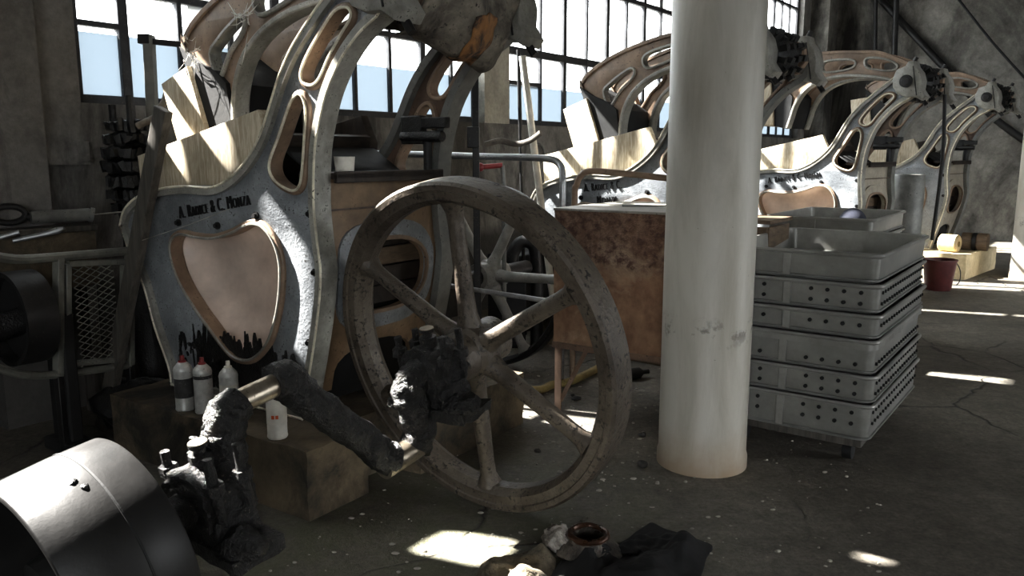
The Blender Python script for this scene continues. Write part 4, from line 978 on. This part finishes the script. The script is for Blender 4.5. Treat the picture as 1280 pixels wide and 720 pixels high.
# ================================================================== trays
TT = R(36)
def make_tray(label, hh, rows, crumpled=False):
    t = thing('aluminium_tray', label, 'tray', (0, 0, 0), 0, 'perforated aluminium trays')
    w_, d_, r_ = .70, 1.06, .04
    def rr(w, d, r, n=6):
        out = []
        for cx, cy, a0 in ((w/2-r, d/2-r, 0), (-w/2+r, d/2-r, 90), (-w/2+r, -d/2+r, 180), (w/2-r, -d/2+r, 270)):
            for k in range(n+1): a = R(a0+90*k/n); out.append((cx+r*math.cos(a), cy+r*math.sin(a)))
        return out
    lev = [(0, -.012, 0), (.0, 0, .012), (hh-.02, 0, hh-.02)]
    g = MB(); rings = [rr(w_-.03, d_-.03, r_, 6), rr(w_-.018, d_-.018, r_, 6), rr(w_-.008, d_-.008, r_, 6), rr(w_-.014, d_-.014, r_-.006, 6), rr(w_-.03, d_-.03, r_-.006, 6)]
    zs = [0, .008, hh-.004, hh-.004, .012]; n = len(rings[0]); vs = []; fs = []
    for rg, z in zip(rings, zs): vs += [(x, y, z) for x, y in rg]
    for k in range(4):
        for i in range(n): fs.append((k*n+i, k*n+(i+1) % n, (k+1)*n+(i+1) % n, (k+1)*n+i))
    fs.append(tuple(reversed(range(n)))); fs.append(tuple(4*n+i for i in range(n))); g.add(vs, fs)
    bd = obj('body', g, M['alu'], t, sharp=40)
    rim = [(x, y, hh-.008) for x, y in rr(w_+.004, d_+.004, r_, 6)]
    g = MB(); g.tube(rim, .010, 8, closed=True)
    if crumpled:
        sk = rr(w_+.012, d_+.012, r_, 6); vs = []; fs = []; m = 0
        dd = []
        for i in range(len(sk)):
            a, b = V(*sk[i], 0), V(*sk[(i+1) % len(sk)], 0); k = max(1, int((b-a).length/.02))
            for q in range(k): dd.append(a.lerp(b, q/k))
        m = len(dd)
        for i, p in enumerate(dd):
            o_ = mnoise.noise(p*30)*.006; q = p.normalized()*o_
            vs += [(p.x+q.x, p.y+q.y, hh-.004), (p.x+q.x*1.6, p.y+q.y*1.6, hh-.04+.004*mnoise.noise(p*20))]
        for i in range(m): j = (i+1) % m; fs.append((2*i, 2*j, 2*j+1, 2*i+1))
        g.add(vs, fs)
    obj('rim', g, M['alu'], t)
    g = MB(); g.tube([(x, y, .012) for x, y in rr(w_-.012, d_-.012, r_, 6)], .006, 6, closed=True); obj('base_bead', g, M['alu_in'], bd)
    g = MB(); g.box((-.035, -d_/2+.002, hh/2), (.034, .010, hh-.02)); obj('seam_strap', g, M['alu'], bd, bevel=.002)
    g = MB()
    for row in rows:
        z = row*hh
        for k in range(9):
            x = -w_/2+.075+k*.0685
            if abs(x+.035) < .035: continue
            g.cyl((x, -d_/2-.0008, z), (x, -d_/2+.012, z), .0085, 12)
        for k in range(19):
            y = -d_/2+.06+k*.0525; g.cyl((w_/2+.0008, y, z), (w_/2-.012, y, z), .0075, 10)
    if rows:
        h_ = obj('drain_holes', g, M['hole'], bd); h_['kind'] = 'stuff'
    return t
e_t = V(math.cos(TT), -math.sin(TT), 0); n_t = V(math.sin(TT), math.cos(TT), 0)
T0 = V(1.529, 3.268, 0)
ctr = T0-e_t*.35+n_t*.53
P_plain = make_tray('x', .125, ()); P_two = make_tray('x', .125, (.32, .70)); P_one = make_tray('x', .105, (.55,)); P_crump = make_tray('x', .15, (.28,), True); P_base = make_tray('x', .165, (.45, .75))
zs = .13
stack = [(P_base, .165, 'bottom tray of the near stack, resting on the dolly'), (P_two, .125, 'tray with two rows of holes, second from bottom of the near stack'), (P_crump, .15, 'tray with a dented crumpled rim halfway up the near stack'),
         (P_one, .105, 'tray with one row of holes under the upper two of the near stack'), (P_two, .125, 'tray with two rows of holes just under the top one of the near stack'), (P_plain, .12, 'plain unperforated open aluminium tray on top of the near stack')]
zz = zs; used = set()
for k, (pt, hh, lb) in enumerate(stack):
    off = V(random.uniform(-.006, .006), random.uniform(-.006, .006), 0); loc = ctr+off+V(0, 0, zz); rz = -TT+R(random.uniform(-.5, .5))
    if pt.name in used: dup(pt, loc, rz, lb)
    else: used.add(pt.name); pt.location = loc; pt.rotation_euler = (0, 0, rz); pt['label'] = lb
    zz += hh+.0035 if k < 5 else 0
# dolly
dl = thing('tray_dolly', 'low dark wheeled dolly under the near stack of trays', 'dolly', ctr, -TT)
g = MB(); g.box((0, 0, .108), (.62, .98, .04)); obj('deck', g, M['plank'], dl, bevel=.004)
for x, y in ((-.24, -.4), (.24, -.4), (-.24, .4), (.24, .4)):
    g = MB(); g.cyl((x-.02, y, .042), (x+.02, y, .042), .042, 20); g.box((x, y, .085), (.05, .05, .012)); obj('caster', g, M['black'], dl)
# rear stack
c2 = V(2.42, 5.3, 0)-e_t*.35+n_t*.42
rear = [(P_two, .125, 'lowest tray of the rear stack before the third machine'), (P_two, .125, 'second lowest tray of the rear stack'), (P_two, .125, 'third tray from the bottom of the rear stack'), (P_two, .125, 'fourth tray from the bottom of the rear stack'), (P_two, .125, 'tray just under the top one of the rear stack'), (P_plain, .125, 'open tray holding the dark felt dome on top of the rear stack')]
zz = .17
for k, (pt, hh, lb) in enumerate(rear):
    dup(pt, c2+V(0, 0, zz), -TT, lb); zz += hh+.003
zr = zz-hh-.003
d2 = dup(dl, c2, -TT, 'low wheeled dolly under the rear stack of trays')
g = MB(); g.box((0, 0, .15), (.5, .8, .038)); o = tag(obj('timber_pallet', g, M['plank'], loc=c2, bevel=.004), 'timber board between the rear dolly and its trays', 'board'); o.rotation_euler = (0, 0, -TT)
p = at(1066, 272, 5.75)
g = MB(); g.sphere((0, 0, .0), .10, (1, 1, 1.25), 28, 16)
for v in g.v: v.z = max(v.z, -.02)
tag(obj('felt_dome', g, M['navy'], loc=V(p.x, p.y, zr+.04)), 'dark blue-grey felt dome in the top rear tray', 'felt')
# crate behind the column
cr = thing('wooden_crate', 'tall brown wooden crate behind the column, left of the rear trays', 'crate', V(1.30, 4.45, 0), -TT)
for k in range(5):
    g = MB(); g.box((0, -.17, .1+.195*k), (.36, .02, .185)); obj('board', g, M['crate'], cr, bevel=.003)
    g = MB(); g.box((.18, .0, .1+.195*k), (.02, .34, .185)); obj('board', g, M['crate'], cr, bevel=.003)
    g = MB(); g.box((-.18, .0, .1+.195*k), (.02, .34, .185)); obj('board', g, M['crate'], cr, bevel=.003)
g = MB(); g.box((0, 0, 1.0), (.40, .38, .02)); obj('lid', g, M['crate'], cr, bevel=.003)

# ================================================================== far right things
p = ground(1172, 362)
bk = thing('red_bucket', 'dull dark red bucket standing before the yellow plinth', 'bucket', p)
g = MB(); g.lathe([(0, 0), (.115, 0), (.12, .01), (.155, .30), (.162, .30), (.162, .312), (.15, .312), (.112, .02), (0, .018)], n=36); obj('pail', g, M['red'], bk)
g = MB(); g.tube([V(*q) for q in smooth([(.158, 0, .29), (.20, -.02, .2), (.2, -.03, .1), (.165, -.04, .05)], False, 4)], .005, 8); obj('handle', g, M['dark_iron'], bk)
def on4(u, w): return O[4]+V(u*math.cos(TH4)+w*math.sin(TH4), -u*math.sin(TH4)+w*math.cos(TH4), .27)
yc = thing('yellow_float', 'short yellow drum lying on the farthest plinth', 'drum', on4(-.22, -.12), R(-50))
g = MB(); g.lathe([(0, -.1), (.08, -.1), (.1, -.085), (.1, .085), (.08, .1), (.03, .1), (.03, .07), (0, .07)], (0, 0, .10), (1, 0, 0), 30); obj('body', g, M['yellow'], yc)
wc = thing('wooden_bobbin', 'short grey-brown wooden bobbin on the right of the farthest plinth', 'bobbin', on4(-.06, .27), R(-40))
g = MB(); g.lathe([(0, -.13), (.1, -.13), (.1, -.03), (.09, -.03), (.09, .03), (.1, .03), (.1, .13), (0, .13)], (0, 0, .10), (1, 0, 0), 30); obj('body', g, M['crate'], wc)
g = MB(); g.lathe([(.1005, -.02), (.104, -.02), (.104, .02), (.1005, .02)], (0, 0, .10), (1, 0, 0), 30, closed=True); obj('band', g, M['dark_iron'], wc)
p = ground(1133, 330); bx = at(1133, 330, 7.85)
br = thing('grey_barrel', 'smooth grey metal barrel on short legs between the last two machines', 'barrel', V(at(1134, 260, 8.15).x, 8.15, 0))
g = MB(); g.lathe([(0, .47), (.137, .47), (.145, .48), (.145, 1.145), (.139, 1.155), (.132, 1.155), (.132, .51), (0, .50)], n=40); obj('shell', g, M['gun'], br)
for k in range(3):
    a = R(30+120*k); g = MB(); g.cyl((math.cos(a)*.11, math.sin(a)*.11, 0), (math.cos(a)*.11, math.sin(a)*.11, .48), .02, 12); obj('leg', g, M['dark_iron'], br)
tube_thing('hanging_rod', [at(1181, 118, 7.35), at(1178, 200, 7.4), at(1165, 300, 7.45)], .016, M['dark_iron'], 'thin dark rod slanting down from the third machine', 'rod', 3)
# pipes and cables at the far end
def endwall(px, py, d=.1):
    n = -DW; o_ = WA+DW*(T_END-d); r_ = ray(px, py); c = V(0, 0, H); return c+r_*((o_-c).dot(n)/r_.dot(n))
tube_thing('wall_pipe', [endwall(1090, -12), endwall(1180, 84), endwall(1245, 150), endwall(1300, 188)], .055, M['dark_iron'], 'black pipe running diagonally down the stained far wall', 'pipe', 2)
tube_thing('wall_cable', [endwall(1185, -18), endwall(1240, 52), endwall(1300, 118)], .018, M['black'], 'thin black cable sloping across the far wall', 'cable', 4)
tube_thing('drop_pipe', [endwall(1095, -20, .25), endwall(1094, 62, .25)], .03, M['dark_iron'], 'left of two vertical pipes on the far wall', 'pipe', 2)
tube_thing('drop_pipe', [endwall(1121, -20, .25), endwall(1118, 70, .25)], .045, M['dark_iron'], 'right, thicker of two vertical pipes on the far wall', 'pipe', 2)

rnd = random.Random(11); g = MB()
for k in range(420):
    if k < 300: px, py = rnd.uniform(330, 1100), rnd.uniform(480, 716)
    else: px, py = rnd.uniform(640, 830), rnd.uniform(455, 600)
    p = ground(px, py); s_ = .0025+.006*rnd.random()**3
    g.sphere((p.x, p.y, s_*.35), s_, (1+rnd.random(), 1, .7), 6, 4)
g.lump(.0015, 60, 3)
o = obj('floor_grit', g, M['pier'], sharp=60); o['kind'] = 'stuff'; tag(o, 'fine grit and crumbs scattered over the concrete floor', 'grit')
# ================================================================== foreground cloths and cup
def cloth(name, outline_px, m, label, seed, hmax, folds, thick=.008):
    pts = [ground(*q) for q in outline_px]; c = sum(pts, V(0, 0, 0))/len(pts)
    bnd = smooth([(p.x-c.x, p.y-c.y) for p in pts], True, 10); n = len(bnd); vs = []; fs = []; rg = 26
    for k in range(rg+1):
        s_ = 1-k/rg
        for x, y in bnd:
            p = V(x*s_, y*s_, 0); e = min(1, (1-s_)*3.2)
            f = folds; hgt = hmax*e*(.45+.55*math.sin(f*p.x+2.1*math.sin(5*p.y+seed))*math.cos(f*.5*p.y+seed)) + hmax*.6*mnoise.noise(p*9+V(seed, 0, 0))*e + hmax*.22*mnoise.noise(p*30+V(seed, 0, 0))*e
            vs.append((c.x+p.x+mnoise.noise(p*12+V(seed, 3, 0))*.012, c.y+p.y, max(.004, hgt)+.004))
    for k in range(rg):
        for i in range(n): fs.append((k*n+i, k*n+(i+1) % n, (k+1)*n+(i+1) % n, (k+1)*n+i))
    g = MB(); g.add(vs, fs); o = obj(name, g, m, sharp=80); md_ = o.modifiers.new('thick', 'SOLIDIFY'); md_.thickness = thick; return tag(o, label, 'cloth')
cloth('black_rag', [(700, 705), (745, 700), (775, 682), (790, 672), (812, 656), (828, 662), (852, 670), (888, 684), (880, 702), (866, 730), (780, 760), (690, 750)], M['rag_black'], 'crumpled black cloth on the floor at the bottom of the frame', 2.2, .07, 19)
cloth('beige_rag', [(598, 712), (616, 700), (640, 698), (664, 690), (690, 694), (694, 712), (690, 740), (600, 745)], M['rag_light'], 'dirty beige rag on the floor left of the crusted cup', 5.1, .06, 22)
p = ground(735, 690)
cp_ = thing('crusted_cup', 'white-crusted flange ring with an oily rust hole beside the black cloth', 'fitting', p, 0)
g = MB(); g.lathe([(.055, .0), (.10, .0), (.115, .012), (.10, .03), (.072, .05), (.07, .062), (.055, .062), (.05, .04), (.05, .01)], n=40, closed=True).lump(.012, 22, 2)
for v in g.v: v.z = max(v.z, .001)
M['crust_dark'] = worn('oily_grey_crust', (120, 112, 102), (44, 38, 33), (14, 12, 11), 12, 46, 120, .5, 0, 1., .012, (.35, .6))
obj('body', g, M['crust_dark'], cp_, sharp=70)
g = MB(); g.tube([V(.064*math.cos(2*PI*k/32), .064*math.sin(2*PI*k/32), .066) for k in range(32)], .011, 10, closed=True).lump(.003, 30, 1); obj('rust_ring', g, M['rustring'], cp_)
g = MB(); g.cyl((0, 0, .012), (0, 0, .03), .052, 28); obj('oily_bottom', g, M['rustring'], cp_)
g = MB(); g.sphere((-.10, .03, .03), .05, (1.1, 1, .85), 24, 16).lump(.02, 26, 4).lump(.008, 70, 2)
for v in g.v: v.z = max(v.z, .001)
obj('crust_lump', g, M['crust'], cp_, sharp=70)
bpy.context.view_layer.update()
